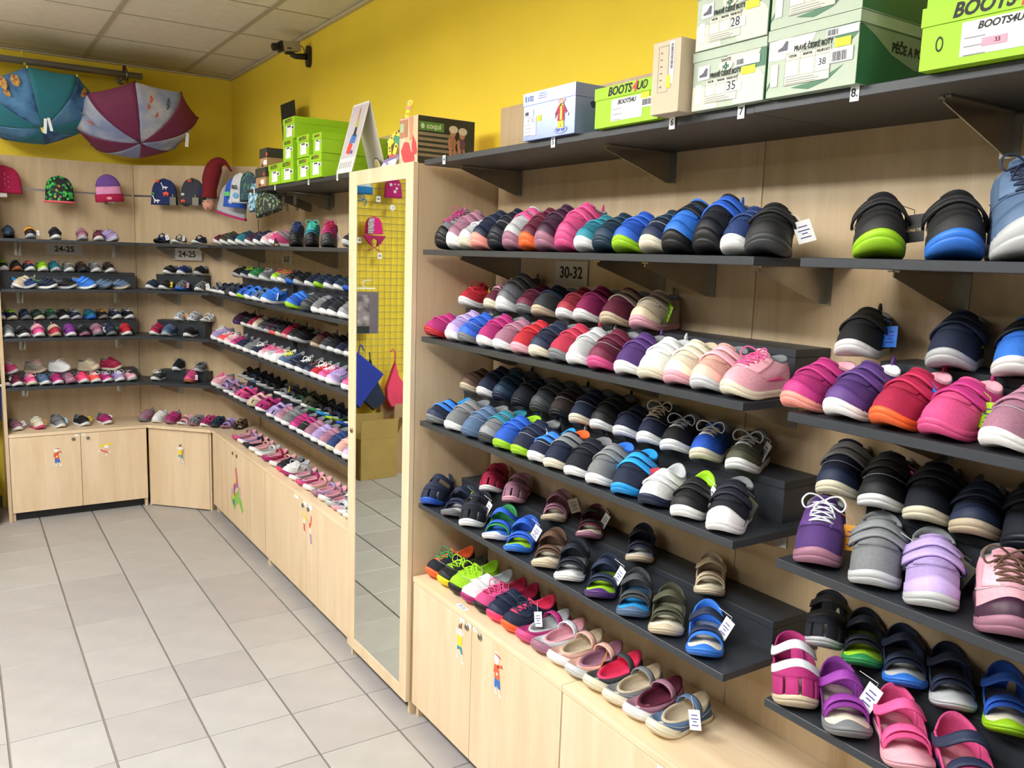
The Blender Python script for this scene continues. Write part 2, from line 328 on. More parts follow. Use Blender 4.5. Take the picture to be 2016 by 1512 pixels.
def kid(parent, mw, kind, s=1.0):
    # flat printed sticker of a cartoon child, built as thin flat pieces on the door
    g=G(); mats=[]; idx=[]
    def poly(pts,hexc,off):
        n=len(g.f); g.prism([(x*s,y*s) for x,y in pts],off,off+.0003,mw); m=mat('print_'+hexc,hexc,.5,var=0)
        if m not in mats: mats.append(m)
        idx.extend([mats.index(m)]*(len(g.f)-n))
    def circ(cx,cy,r,hexc,off,ry=None): 
        ry=ry or r; poly([(cx+r*math.cos(a*math.pi/8),cy+ry*math.sin(a*math.pi/8)) for a in range(16)],hexc,off)
    def limb(a,b,w,hexc,off):
        a=Vector(a);b=Vector(b);d=(b-a).normalized(); n=Vector((-d.y,d.x))*w/2; poly([(a-n)[:],(b-n)[:],(b+n)[:],(a+n)[:]],hexc,off)
    W='f4f2ee'
    if kind=='boy':
        circ(-.004,.046,.011,W,.0004,.014); limb((-.012,.060),(.014,.054),.004,'b8433c',.0006); circ(-.006,.060,.009,W,.0005,.006)
        poly([(-.014,.030),(.006,.030),(.013,-.008),(-.012,-.010)],'e2623c',.0006); limb((.000,.028),(.026,.036),.008,'e2623c',.0006); circ(.030,.038,.004,W,.0006)
        limb((-.012,.026),(-.014,.006),.007,'c94f30',.0004)
        poly([(-.012,-.008),(.013,-.008),(.017,-.032),(.005,-.032),(.001,-.022),(-.003,-.034),(-.012,-.032)],'2f6fc4',.0007)
        limb((-.007,-.032),(-.007,-.046),.005,W,.0005); limb((.011,-.032),(.014,-.046),.005,W,.0005); circ(-.004,-.047,.006,W,.0007,.003); circ(.018,-.049,.007,W,.0007,.003); circ(-.001,.006,.004,W,.0009)
    elif kind=='jump':
        circ(0,.040,.011,W,.0004,.013); poly([(-.010,.048),(.008,.050),(.012,.072),(.002,.060),(-.004,.064)],'7d5a3a',.0006)
        poly([(-.013,.028),(.013,.028),(.009,-.004),(-.009,-.004)],'f0d61c',.0006)
        limb((-.011,.026),(-.021,.044),.005,W,.0005); limb((.011,.026),(.021,.044),.005,W,.0005)
        poly([(-.011,-.004),(.011,-.004),(.018,-.022),(.010,-.024),(.001,-.010),(-.009,-.018),(-.014,-.014)],'2c8ca8',.0007)
        limb((-.010,-.015),(-.011,-.036),.004,W,.0005); limb((.014,-.022),(.016,-.044),.004,W,.0005); circ(-.012,-.039,.006,W,.0007,.004); circ(.018,-.047,.006,W,.0007,.004)
    elif kind=='girl':
        circ(.004,.034,.012,W,.0004); limb((-.004,.042),(-.032,.040),.010,'efd92e',.0006); limb((.010,.044),(.036,.046),.010,'efd92e',.0006); circ(.004,.044,.009,'efd92e',.0007,.004)
        poly([(-.006,.020),(.012,.018),(.012,-.002),(-.004,.002)],'f0a890',.0006); limb((-.026,.016),(.010,-.004),.006,'d8453c',.0008)
        limb((.004,.000),(.000,-.024),.005,W,.0005); limb((-.030,.014),(-.040,.004),.005,W,.0005); limb((.012,.006),(.026,-.004),.005,W,.0005)
    elif kind=='flowers':
        poly([(-.10,-.09),(-.05,-.12),(.0,-.075),(.03,-.06),(.10,-.10),(.115,-.085),(.08,-.03),(.06,-.035),(.03,.035),(.01,-.01),(-.03,-.02),(-.06,-.06),(-.09,-.04),(-.11,-.06)],'8cc454',.0004)
        for cx,cy,r,h in ((-.09,-.03,.016,'b9aee0'),(-.07,-.05,.014,'f0dc4a'),(-.05,-.03,.014,'e6566a'),(-.045,-.0,.016,'9a4fae'),(-.02,.02,.015,'e6566a'),(-.015,.05,.014,'f0dc4a'),(-.002,.075,.016,'e8708a'),(.008,.05,.014,'d6456a'),(.012,.03,.013,'7a6fd0'),(.055,.015,.014,'f0a0bc'),(.06,-.012,.013,'f0a0bc'),(-.06,-.08,.013,'3f5fb8'),(-.01,.10,.014,'e06a80'),(.05,.04,.01,'f4c8d8')): circ(cx,cy,r,h,.0008+random.random()*.0003,r*1.3)
    elif kind=='pair':
        limb((-.06,.03),(-.03,.022),.010,'efd92e',.0006); circ(-.02,.016,.010,'efd92e',.0005); circ(-.045,.0,.012,W,.0005); poly([(-.052,-.01),(-.036,-.012),(-.032,-.045),(-.048,-.040)],'d8453c',.0006); limb((-.04,-.045),(-.036,-.07),.005,W,.0005)
        poly([(.012,.018),(.024,-.014),(.044,.006),(.050,.040),(.038,.052),(.036,.016),(.026,.004)],'e0582c',.0006); circ(.034,-.022,.009,W,.0005,.012); poly([(.026,-.036),(.044,-.036),(.052,-.075),(.036,-.08)],'b088b8',.0006); limb((.046,-.078),(.05,-.10),.005,W,.0005)
    me=g.mesh('sticker')
    for m in mats: me.materials.append(m)
    me.polygons.foreach_set('material_index',idx)
    fixn(me); o_=bpy.data.objects.new('sticker',me); C.objects.link(o_); o_.parent=parent; return o_
NUM=mat('price_blue_ink','3d3a8a',.6,var=0)
def slip(parent,mw,w,h,s=None):
    obj('paper_slip',G().box((-w/2,-h/2,.0002),(w/2,h/2,.0006),mw),WHITE,parent)
    if s: text(s,h*.7,NUM,parent,mw@Matrix.Translation((0,0,.0008)),name='handwriting',depth=.0001)
def addkid(t,o,mw,kind,s=1.0):
    kid(t,mw,kind,s).location=-o
c,o=cabinet_x(2.655,1.7400,'maple base cabinet right of the mirror with two child stickers',2.232,[(2.262,.512),(2.178,.512)])
addkid(c,o,face_negx(1.3517,2.308,.430),'jump',1.18); addkid(c,o,face_negx(1.3517,2.072,.425),'boy',1.18)
n=len(C.objects); slip(c,face_negx(1.3517,2.235+.015,.522),.024,.014,'15'); slip(c,face_negx(1.3517,2.212,.522),.022,.014,'14'); slip(c,face_negx(1.3517,2.295,.522),.03,.014)
mwt=Matrix(((0,-1,0,1.372),(-1,0,0,2.30),(0,0,-1,.5513),(0,0,0,1))); mwt=Matrix.Translation((1.370,2.33,.5512))@Matrix.Rotation(-math.pi/2,4,'Z')
obj('paper_slip',G().box((-.03,-.010,0),(.03,.010,.0003),mwt),WHITE,c); text('30-32',.018,NUM,c,mwt@Matrix.Translation((0,0,.0005)),name='handwriting',depth=.0001)
for q in list(C.objects)[n:]: q.location=-o
c,o=cabinet_x(1.7392,.70,'maple base cabinet at the bottom right of the picture, bare doors',1.22,[(1.25,.512),(1.19,.512)])
n=len(C.objects); slip(c,face_negx(1.3517,1.335,.512),.04,.03,'13')
for q in list(C.objects)[n:]: q.location=-o
cabinet_x(.6992,-.35,'maple base cabinet nearest the camera at right, mostly out of view',.17,[(.20,.512),(.14,.512)])
c,o=cabinet_x(5.548,4.440,'maple base cabinet beside the corner with a flower garden sticker',5.02,[(5.062,.499),(4.978,.499)])
addkid(c,o,face_negx(1.3517,4.99,.29),'flowers',1.15)
c,o=cabinet_x(4.4390,3.244,'maple base cabinet left of the mirror with paper slips and stickers',3.795,[(3.832,.505),(3.757,.505)])
addkid(c,o,face_negx(1.3517,3.77,.43),'pair',1.1)
n=len(C.objects); slip(c,face_negx(1.3517,3.93,.523),.06,.016); slip(c,face_negx(1.3517,3.77,.521),.12,.02,'26-27')
for q in list(C.objects)[n:]: q.location=-o
# back wall cabinet
t=thing('base_cabinet','maple base cabinet on the back wall with two door stickers','cabinet',(.6,6.0,0)); o=Vector(t.location)
A=lambda n,g,m: obj(n,g,m,t,loc=-o)
A('side_panel',G().box((.228,5.895,0),(.2455,6.196,ZT-.0205)),MAPLE); A('side_panel',G().box((.992,5.895,0),(1.010,6.196,ZT-.0205)),MAPLE)
A('worktop',G().cbox((.228,5.873,ZT-.020),(1.011,6.1985,ZT),.001),MAPLE_X); A('plinth',G().box((.2465,5.922,0),(.9915,5.94,.075)),KICK)
A('cabinet_floor',G().box((.2465,5.896,.0755),(.9915,6.196,.09)),MAPLE)
for a,b,lx in ((.2300,.6175,.580),(.6205,1.0085,.662)):
    d=A('door',G().cbox((a,5.875,DB),(b,5.893,DH-.003),.001),MAPLE); lock(d,face_negy(lx,5.8748,.495))
addkid(t,o,face_negy(.483,5.8747,.385),'boy',1.05); addkid(t,o,face_negy(.762,5.8747,.392),'girl',1.15)
n=len(C.objects); slip(t,face_negy(.597,5.8747,.518),.02,.012,'3'); slip(t,face_negy(.637,5.8747,.518),.02,.012,'4')
for q in list(C.objects)[n:]: q.location=-o
# diagonal corner cabinet
t=thing('corner_cabinet','maple corner cabinet set diagonally with one sticker and no plinth','cabinet',(1.25,5.8,0)); o=Vector(t.location)
obj('worktop',G().prism([(1.012,5.879),(1.3395,5.5515),(1.668,5.5515),(1.668,5.56),(1.03,6.1975),(1.012,6.1975)],ZT-.020,ZT),MAPLE_X,t,loc=-o)
mw=face_diag(1.1835,5.7315,0)
obj('door',G().box((-.215,.008,-.018),(.215,DH-.006,0),mw),MAPLE,t,loc=-o)
obj('side_panel',G().box((-.228,0,-.24),(-.2165,ZT-.0205,-.004),mw),MAPLE,t,loc=-o); obj('side_panel',G().box((.2165,0,-.24),(.228,ZT-.0205,-.004),mw),MAPLE,t,loc=-o)
addkid(t,o,face_diag(1.19,5.71,.372)@Matrix.Translation((0,0,.011)),'jump',1.05)
# ================================================================ tall mirror cabinet
t=thing('mirror_cabinet','tall narrow maple cabinet whose door holds a full-length mirror','cabinet',(1.5,2.94,0)); o=Vector(t.location)
Y0,Y1,ZM=2.668,3.222,2.031
A('side_panel',G().box((1.354,Y0,0),(XP+.018,Y0+.018,ZM-.004)),PANELW); A('side_panel',G().box((1.354,Y1-.0,0),(XP,Y1+.016,ZM-.004)),MAPLE)
A('top_panel',G().box((1.354,Y0+.0185,ZM-.022),(XP,Y1-.0005,ZM-.004)),MAPLE); A('plinth',G().box((1.375,Y0+.0185,0),(1.39,Y1-.0005,.055)),KICK)
A('edge_strip',G().box((1.3515,Y0+.004,.004),(1.3538,Y0+.0165,ZM-.005)),EDGE)
fr=G(); gy0,gy1,gz0,gz1=2.725,3.160,.104,1.977
for a,b,c_,d_ in ((Y0,.055,gy0,ZM),(gy1,.055,Y1+.012,ZM),(gy0+.0002,.055,gy1-.0002,gz0),(gy0+.0002,gz1,gy1-.0002,ZM)): fr.box((1.333,a,b),(1.351,c_,d_))
d=A('mirror_door',fr,MAPLE)
mir=mat('silvered_glass','dfe6e0',.015,metal=1,var=0)
obj('mirror_glass',G().box((1.3350,gy0+.0005,gz0+.0005),(1.343,gy1-.0005,gz1-.0005)),mir,d)
fg=G().box((1.3346,gy0+.0004,gz0+.0006),(1.3349,gy0+.0035,gz1-.0006))
obj('glass_seal',fg,mat('dark_seal','3a3634',.5),d)
lock(d,face_negx(1.3328,3.19,.997))
# left end panel of the back wall unit
tag(obj('end_panel',G().box((.208,5.874,0),(.2265,YP+.018,PT)),PANELW),'tall maple end panel closing the left end of the back wall shelves','panel')
ROWS = {
 'ND':('X',1.355,1.736,0.198,8,
  '2.527 B gy bk lmg twh apk y8|2.448 H mv wh tbk y9|2.370 V lg cr ssv y9|2.288 H nv pc tbl y10|2.186 H dn dn y11|2.102 H lg mv spk y12|2.014 H bu or twh y12|1.934 H pl mv tbk y13|1.839 H pk pk cpk y14|1.755 V tl wh y15|1.677 V pt pt tgy y15|1.599 V rb lm twh y16|1.500 V nv cr spt y17|1.422 H bl bk sbk alg y18|1.322 H dn bk srb y19|1.241 V nb wh y19|1.154 V bk dg llm alm twh y32 z1.12'),
 'NCr':('X',1.475,1.536,0.2,12,
  '2.563 K rd wh tyl y12|2.396 L bu cr llp y13|2.316 H gy wh y14|2.197 V bu gy y15|2.108 V dg bg snv y16|1.983 V br2 wh y17|1.898 V ma wh y18|1.777 V bu bg stp y19|1.653 V bg lp stp tlm y20'),
 'NC':('X',1.335,1.437,0.198,8,
  '2.554 W mg rd tbl y8|2.406 V ll wh y9|2.321 V rb gy trd y10|2.202 V mg wh y11|2.109 V mv wh y11|2.007 V rd lp y12|1.915 V nv cr y13|1.824 V ra gy y13|1.739 V lg wh twh y14|1.647 V bu pk y15|1.543 V pu wh y16|1.457 V wh cr tol y16|1.370 V cr lp y17|1.286 V rg sv slp y17|1.208 L lp cr lpk apk y0 z.95'),
 'NBr':('X',1.478,1.236,0.198,12,
  '2.547 W br bg y12|2.429 V nv wh y13|2.325 V pt nv twh y15|2.212 V dn dn y16|2.103 V dg dg y18|1.997 V db bk y19|1.898 V nv cr y20|1.802 V bk wh y21|1.699 W nv wh twh y23|1.603 L nv wh lbg y24|1.506 K bk wh llg y25|1.402 K rb cr lwh y27|1.288 K ol wh llg twh y28'),
 'NB':('X',1.335,1.138,0.2,11,
  '2.527 W nv gy sbl jaz y11|2.392 V gy wh tor y13|2.280 V sb sb y14|2.174 V gy dg stl jtl y15|2.086 V rb lm jlm y16|1.989 V nv lm twh y17|1.901 W nv wh sbl jaz y19|1.817 V nv cr sgy jor aor y20|1.722 V dn wh y21|1.629 V gy wh jbl y22|1.524 V nv az saz jaz trd y23|1.425 W wh nv y24|1.311 W bk wh jlm twh y26|1.198 V dn wh cwh tol y27'),
 'NAr':('X',1.5,0.901,0.195,44,
  '2.400 C cm wh|2.254 C mv lp amg|2.025 S mv bg tbg|1.846 S bu mv sbk twh|1.621 S nv bg sdn|1.364 S bg bg'),
 'NA':('X',1.345,0.838,0.213,42,
  '2.542 C nv rb|2.390 S nv gy tlm|2.263 C dn wh twh|2.120 S gr wh srb jbl|1.993 S rb bl jlm twh|1.844 S br bg|1.732 S dn wh|1.600 S nv pu jlm twh|1.466 S dg sb jaz|1.351 S ol bg|1.225 S bl bl snv twh'),
 'NT':('X',1.38,0.551,0.215,6,
  '2.597 K dn or lgr jor twh|2.510 K bk yl llm jol|2.426 K lm bk llm jlm twh|2.340 W wh mg|2.256 K pk bk lpk jcm tlg|2.171 W nv np lpk jcm|2.087 K nv or jnp twh|2.003 M mg pk jlg|1.919 M sv mv jlp|1.835 M rg wh jbg|1.750 M pc2 sv jmv tmu|1.666 M dg cr jnp|1.582 M gy cr jbg|1.498 M mv wh jbu|1.413 M sb cr jbg twh'),
 'RD':('X',1.35,1.736,0.225,36,
  '0.893 V bk lm alm tbk|0.756 V bk bl|0.648 B sb lg lnv csb'),
 'RCr':('X',1.48,1.536,0.205,18,
  '1.026 V bk wh tbl|0.832 V nv lg alm|0.711 V bl wh sbk'),
 'RC':('X',1.335,1.437,0.2,1,
  '1.048 V mg pc jlp|0.949 V pu wh jwh tbr|0.855 V cm or jlp tbl|0.762 V pk pk smg jlp tlm|0.660 V mv wh jlp'),
 'RBr':('X',1.49,1.236,0.22,22,
  '1.045 V nv cr sgy|0.943 V bk wh tpk|0.846 V dn cr|0.754 W nv bg|0.661 V dn dn'),
 'RB':('X',1.345,1.138,0.225,30,
  '0.964 L pu mv lsv tmu|0.841 V gy lg twh|0.731 V ll lg tol|0.605 L lp mv lbr cpl tyl'),
 'RAr':('X',1.5,0.901,0.205,34,
  '1.039 C dn lg sbk|0.943 S dn gr jlm|0.846 S nv bl|0.749 S nv lg agr|0.652 S rb lm'),
 'RA':('X',1.345,0.838,0.225,46,
  '0.972 C mg bg ssv|0.850 S vi gy twh|0.728 S pk lp|0.606 S pk nv snv'),
 'FD':('X',1.36,1.736,0.165,12,
  '5.456 W bu wh|5.300 V ol wh amu|5.119 W nv wh|4.958 V tl wh snv|4.776 V pl wh|4.614 V nv wh alm|4.479 V lp wh|4.342 V pk wh sgy|3.955 B nv bk lnb y62|3.743 B tl bk lmt y62|3.545 B mg dg lcm y62 twh|3.358 W bk lg'),
 'FCr':('X',1.475,1.536,0.165,17,
  '5.457 K bk lg|5.276 K nv lg llm|5.105 K gr wh|4.894 K gy wh llg|4.679 K lm wh lco|4.564 K gy wh lor|4.429 K bk bl|4.300 W bk lg|4.133 W nv wh|4.004 W pt lm|3.868 W nv wh|3.745 W pt wh|3.628 W bk rb'),
 'FC':('X',1.335,1.437,0.165,17,
  '5.553 S gy wh|5.402 S bk wh|5.246 C nv wh tlm|5.109 C dg dg|5.010 C nv wh|4.852 C rb lm|4.702 C bl wh|4.560 C sb wh|4.398 V bl wh twh|4.011 V rb lm sbl|3.803 V dg dg twh|3.656 V gy wh|3.549 V dn wh|3.459 V bk wh twh|3.338 V gy wh'),
 'FBr':('X',1.475,1.236,0.165,17,
  '5.462 V pl pu|5.280 V bk wh|5.150 V cm wh|5.045 V bg wh|4.944 V dg lg|4.808 V pl lg|4.705 V dn co|4.606 V bk cr|4.502 V cm lp|4.402 V bk wh|4.305 W bk lg|4.048 V br bg sbu|3.922 V dg lg|3.821 V bk wh|3.724 W nv wh|3.613 W dn wh'),
 'FB':('X',1.335,1.138,0.165,17,
  '5.462 L ll wh lwh|5.290 K co wh lwh|5.150 K lp wh lwh twh|5.006 K mg wh|4.888 K nv wh|4.746 K gy wh|4.600 K nv wh lwh|4.462 K lp wh lpk|4.365 K lg wh lpk|4.271 K wh wh lnp|4.133 K sb wh lyl|4.009 K nv wh|3.877 K dn wh lwh|3.765 K nv lg lbr|3.671 K rd wh lwh|3.574 K pk wh lwh|3.476 K ll wh|3.297 K pk wh tmu'),
 'FAr':('X',1.48,0.901,0.165,17,
  '5.394 S bk lg|5.247 S pt lg|5.118 S bk sb|4.993 S dn lg|4.855 S bk gy|4.657 S gy wh tyl|4.525 S dg wh|4.381 S dk lg|4.206 C ol wh|4.093 S bk gr|3.977 S dg az|3.853 S nv lm|3.716 S dk rb'),
 'FA':('X',1.34,0.838,0.165,17,
  '5.492 L lp wh lpk|5.367 S ll lg|5.200 S mv wh|5.075 S sb wh|4.965 C pk wh|4.849 S mg lg|4.698 C bg bg slp|4.536 C mg wh tor|4.339 C ll wh|4.204 V mv wh|4.100 V gy wh|3.976 V mg wh|3.866 V bk wh smg|3.775 V mv wh|3.680 V ll wh|3.582 V mv wh twh|3.488 V nb cr|3.392 V rg wh|3.295 V ll wh'),
 'FT':('X',1.38,0.551,0.17,14,
  '5.173 M mv pk|5.051 M ll wh|4.933 M bk dn amg|4.809 M rg wh|4.691 M wh wh|4.568 M cm mg|4.432 M rg wh|4.311 K bk np|4.219 K wh mg twb|4.107 M gy wh|4.007 M mg pk|3.897 M rg wh|3.784 M ll mv|3.689 M mv wh|3.592 M gy lg|3.523 S sv lp|3.452 S wh wh|3.383 S nv wh srd'),
 'KD':('Y',5.91,1.736,0.15,0,
  '0.292 V pt dn|0.405 V db lg smu twh|0.543 V dn wh|0.689 V mv lg|0.780 K bu wh|0.882 V ll lg twh y-35'),
 'KCr':('Y',6.01,1.536,0.148,-8,
  '0.264 K dk wh llm|0.336 K db gu lbk|0.407 K nv wh lco|0.477 K lm wh llm|0.547 K tl lg|0.622 K gy wh lbg|0.701 K db dg lbr|0.777 K gy wh llg|0.858 K db wh lbr'),
 'KC':('Y',5.9,1.437,0.155,-58,
  '0.298 V bg wh y55|0.421 W nb lg jaz tlb|0.530 W nv wh jgr tlb|0.639 W bk lg|0.748 V bl wh|0.841 W sb dg|0.943 W sb bg'),
 'KBr':('Y',6.01,1.236,0.148,-14,
  '0.236 K rb wh lwh|0.300 K nv cr llm|0.374 K nv gy|0.447 K dk cr|0.518 K dk gy lgr|0.586 K bk wh|0.655 K nv lg llg|0.740 W tl bl|0.809 K bk tp lmu|0.890 K nv wh llg|0.967 K dn wh lwh'),
 'KB':('Y',5.895,1.138,0.155,-8,
  '0.267 V gy wh|0.351 W bk wh|0.429 V pk wh slp|0.520 V ra bg sbg|0.604 V vi wh|0.682 W bk mv alm|0.757 V mv gy twh|0.837 V nv gy tgr|0.927 V rd wh'),
 'KAr':('Y',6.02,0.901,0.15,-50,
  '0.302 L pk wh lwh|0.460 L tp bg llp|0.597 L wh wh lwh|0.765 L bg bg lcr tol|0.896 L cm cr'),
 'KA':('Y',5.9,0.838,0.155,-12,
  '0.236 K bk wh lbr twh|0.305 K bu wh|0.379 K pk cr llp|0.452 K sb wh|0.523 K mg wh|0.594 K mv mv|0.668 K np wh lnp|0.738 K co wh lwh|0.807 K mg wh llg|0.879 K ll wh lwh|0.952 K lp lg lbk'),
 'KT':('Y',5.96,0.551,0.155,-18,
  '0.296 W mv wh twh|0.418 V cr pk tmu|0.534 V gy wh tlb|0.674 W dn wh tyl|0.805 W mg wh twh'),
 'GD':('D',6.93,1.736,0.15,-4,
  '1.095 S nb bk twh|1.184 S gy wh jlm twh|1.285 S nv wh'),
 'GCr':('D',7.04,1.536,0.145,-4,
  '1.154 W bk wh agr|1.227 W nb wh|1.310 W dn lg'),
 'GC':('D',6.93,1.437,0.15,-6,
  '1.046 W pt wh|1.114 W bk wh alm tyl|1.198 C gy bl tlp|1.295 C gy wh twh'),
 'GBr':('D',7.04,1.236,0.14,-4,
  '1.206 C lg wh tmu|1.271 C sv wh|1.341 S wh wh'),
 'GB':('D',6.93,1.138,0.15,-6,
  '1.060 V cm wh|1.123 V sb lg|1.234 W bk wh'),
 'GAr':('D',7.04,0.901,0.14,-10,
  '1.191 L dn wh|1.303 K gy lg lnv'),
 'GA':('D',6.93,0.838,0.15,-8,
  '1.061 K dg wh lwh|1.232 L pk gu lpk twh'),
 'GT':('D',6.95,0.551,0.15,0,
  '0.990 V mv gy|1.060 V wh wh|1.130 V mg mv|1.191 S lp wh|1.250 C gy mv|1.310 C mg wh tco|1.362 C pt dg|1.413 S ll mv|1.475 S br db'),
}
# ================================================================ shoes
COL = {'bk':('141417','black'),'nv':('17213b','navy'),'dn':('101422','dark navy'),'nb':('1c3468','navy blue'),'rb':('2355bb','royal blue'),'bl':('2f74d6','bright blue'),
'az':('1f93dd','azure'),'sb':('50698a','slate blue'),'tl':('1f7386','teal'),'pt':('142e42','petrol blue'),'gy':('74777a','grey'),'dg':('36393c','dark grey'),'lg':('b9bcbf','light grey'),
'wh':('eceded','white'),'cr':('dfd8c0','cream'),'bg':('c4b49a','beige'),'tp':('8d8072','taupe'),'br':('523a2c','brown'),'db':('2c201c','dark brown'),'br2':('8c2430','brick red'),
'rd':('b5202e','red'),'cm':('a0163f','crimson'),'bu':('5a142e','burgundy'),'mg':('a4246a','magenta'),'ma':('85184f','dark magenta'),'ra':('b02c46','raspberry'),'pk':('cf4a82','pink'),'lp':('dda3b0','pale pink'),
'np':('ff3f6f','neon pink'),'mv':('9a6b80','mauve'),'ll':('a591c4','lilac'),'pu':('4a2c6c','purple'),'vi':('7c2c8a','violet'),'pl':('3a1a32','plum'),'or':('e8642c','orange'),'mu':('d8952c','mustard'),
'lm':('98cc1e','lime'),'gr':('2f8a4c','green'),'dk':('1f3f2e','dark green'),'ol':('3c3d2c','olive'),'mt':('3fbfa5','mint'),'pc':('f0988c','peach'),'pc2':('dfae9c','peach'),'co':('ff5a55','coral'),
'sv':('c6c9ce','silver'),'rg':('d3a698','rose gold'),'gu':('a8603a','gum'),'yl':('f2dc1e','yellow'),'lb':('a9d3ee','light blue')}
def cmat(c, kind='fabric'):
    h,wd=COL[c]
    if kind=='fabric': return mat(wd.replace(' ','_')+'_fabric',h,.8,var=.10,scale=220,bump=.35)
    if kind=='strap':
        h=''.join('%02x'%min(255,int(int(h[i:i+2],16)*1.10+9)) for i in (0,2,4))
        return mat(wd.replace(' ','_')+'_strap',h,.62,var=.06,scale=160,bump=.2)
    if kind=='rubber': return mat(wd.replace(' ','_')+'_rubber',h,.5,var=.04,scale=90)
    if kind=='lining': return mat(wd.replace(' ','_')+'_lining',h,.9,var=.08,scale=150)
    if kind=='paper': return mat(wd.replace(' ','_')+'_card',h,.55,var=.01)
def crv(pts,m=8):
    P=np.array(pts,float); n=len(P); out=[]
    for i in range(n):
        p0,p1,p2,p3=P[i-1],P[i],P[(i+1)%n],P[(i+2)%n]
        for k in range(m):
            t=k/m; out.append(.5*((2*p1)+(-p0+p2)*t+(2*p0-5*p1+4*p2-p3)*t*t+(-p0+3*p1-3*p2+p3)*t**3))
    return np.array(out)
OUT=crv([(0,-.5),(.10,-.478),(.155,-.40),(.162,-.28),(.155,-.12),(.172,.05),(.196,.20),(.188,.33),(.138,.44),(.05,.497),(-.05,.492),(-.125,.43),(-.176,.32),(-.185,.17),(-.165,-.02),(-.150,-.2),(-.155,-.33),(-.148,-.41),(-.09,-.482)])
_ang=np.unwrap(np.arctan2(OUT[:,1],OUT[:,0])); _rad=np.hypot(OUT[:,0],OUT[:,1])
_o=np.argsort(_ang%(2*np.pi)); _AN=(_ang%(2*np.pi))[_o]; _RA=_rad[_o]
def Rout(t):       # t = warped angle; returns x,y of the outline (unit length)
    a=np.arctan2(.5*np.sin(t),.2*np.cos(t))%(2*np.pi); r=np.interp(a,_AN,_RA,period=2*np.pi); return np.stack([r*np.cos(a),r*np.sin(a)],-1)
LS=.20
SP = { # collar: centre y, half width, half length, side z, front z, heel z, toe height, vamp pull, sole height, toe bump
 'V':(-.050,.0305,.042,.078,.095,.090,.048,.034,.018,.004), 'W':(-.044,.0300,.046,.056,.080,.080,.044,.036,.019,.003),
 'K':(-.044,.0300,.044,.058,.080,.080,.044,.036,.019,.004), 'L':(-.050,.0295,.040,.080,.100,.090,.046,.034,.019,.006),
 'B':(-.052,.0310,.038,.118,.134,.122,.052,.030,.024,.014), 'H':(-.052,.0310,.038,.104,.124,.112,.054,.032,.024,.012),
 'M':(-.018,.0315,.073,.034,.030,.060,.034,.008,.013,.005), 'S':(-.050,.0300,.040,.056,.084,.074,.030,.032,.014,.001),
 'C':(-.050,.0300,.040,.070,.094,.080,.042,.034,.015,.004)}
class Shape:
    def __init__(s,ty): (s.yc,s.a,s.b,s.zs,s.zf,s.zh,s.ht,s.vp,s.hs,s.tb)=SP[ty]
    def S(s,t,v):
        t=np.asarray(t,float); v=np.asarray(v,float); o=Rout(t)*LS*.955; f=np.clip(np.sin(t),0,1); h=np.clip(-np.sin(t),0,1); c=np.abs(np.cos(t))
        zt=s.hs-.003+.35*np.clip(o[...,1]-.03,0,1)**2/.07*.9
        P0=np.stack([o[...,0],o[...,1],zt],-1)
        P3=np.stack([s.a*np.cos(t),s.yc+s.b*np.sin(t),s.zs+(s.zf-s.zs)*f**2+(s.zh-s.zs)*h**2],-1)
        h1=.45*s.zs*(1-f)+s.ht*f; bul=1+.05*c*(1-f)
        P1=np.stack([o[...,0]*bul,o[...,1]*(1+.015*f),zt+h1],-1)
        P2=P3+np.stack([.010*np.cos(t),s.vp*f**1.5-.004*h,-.028-.008*h+.010*f],-1)
        if s.zf<.05: P2=P3+np.stack([.008*np.cos(t),.022*f,-.006+0*f],-1)
        v=v[...,None]; return P0*(1-v)**3+3*P1*v*(1-v)**2+3*P2*v*v*(1-v)+P3*v**3
    def N(s,t,v):
        e=.01; a=s.S(t+e,v)-s.S(t-e,v); b=s.S(t,np.minimum(v+e,1))-s.S(t,np.maximum(v-e,0)); n=np.cross(a,b); return n/np.maximum(np.linalg.norm(n,axis=-1,keepdims=True),1e-9)
    def patch(s,g,T0,T1,vf0,vf1,off=.0008,th=.0012,nt=14,nv=6,ext=None):
        ts=np.radians(np.linspace(T0,T1,nt)); out=[];inn=[]
        for t in ts:
            d=math.degrees(t); a=vf0(d) if callable(vf0) else vf0; b=vf1(d) if callable(vf1) else vf1
            vv=np.linspace(a,b,nv); tt=np.full(nv,t); P=s.S(tt,vv); n=s.N(tt,vv)
            out.append([tuple(p) for p in P+n*(off+th)]); inn.append([tuple(p) for p in P+n*off])
        return g.slab(out,inn)
def sole_mesh(sh,tread=True,flat=False):
    g=G(); n=44; t=np.linspace(0,2*np.pi,n,endpoint=False); o=Rout(t)*LS; f=np.clip(np.sin(t),0,1)
    spring=.35*np.clip(o[:,1]-.03,0,1)**2/.07*.9
    lv=[(.93,0),(.985,.004),(1.0,.007),(.978,.0078),(1.0,.0088),(1.005,sh.hs*.75),(.985,sh.hs)]
    vs=[];m=len(lv)
    for sc,z in lv:
        top=sh.tb*f**3*(z/sh.hs)
        q=o*sc*(1-.02*(f**3*(z/sh.hs)*(sh.tb>.005)))[:,None]
        for i in range(n): vs.append((q[i,0],q[i,1],z+spring[i]*(1 if z>.002 else .75)+top[i]))
    fs=[(i*n+k,i*n+(k+1)%n,(i+1)*n+(k+1)%n,(i+1)*n+k) for i in range(m-1) for k in range(n)]
    vs.append((0,0,0)); vs.append((0,0,sh.hs)); b=m*n
    fs+=[(b,(k+1)%n,k) for k in range(n)]+[(b+1,(m-1)*n+k,(m-1)*n+(k+1)%n) for k in range(n)]
    return g.add(vs,fs)
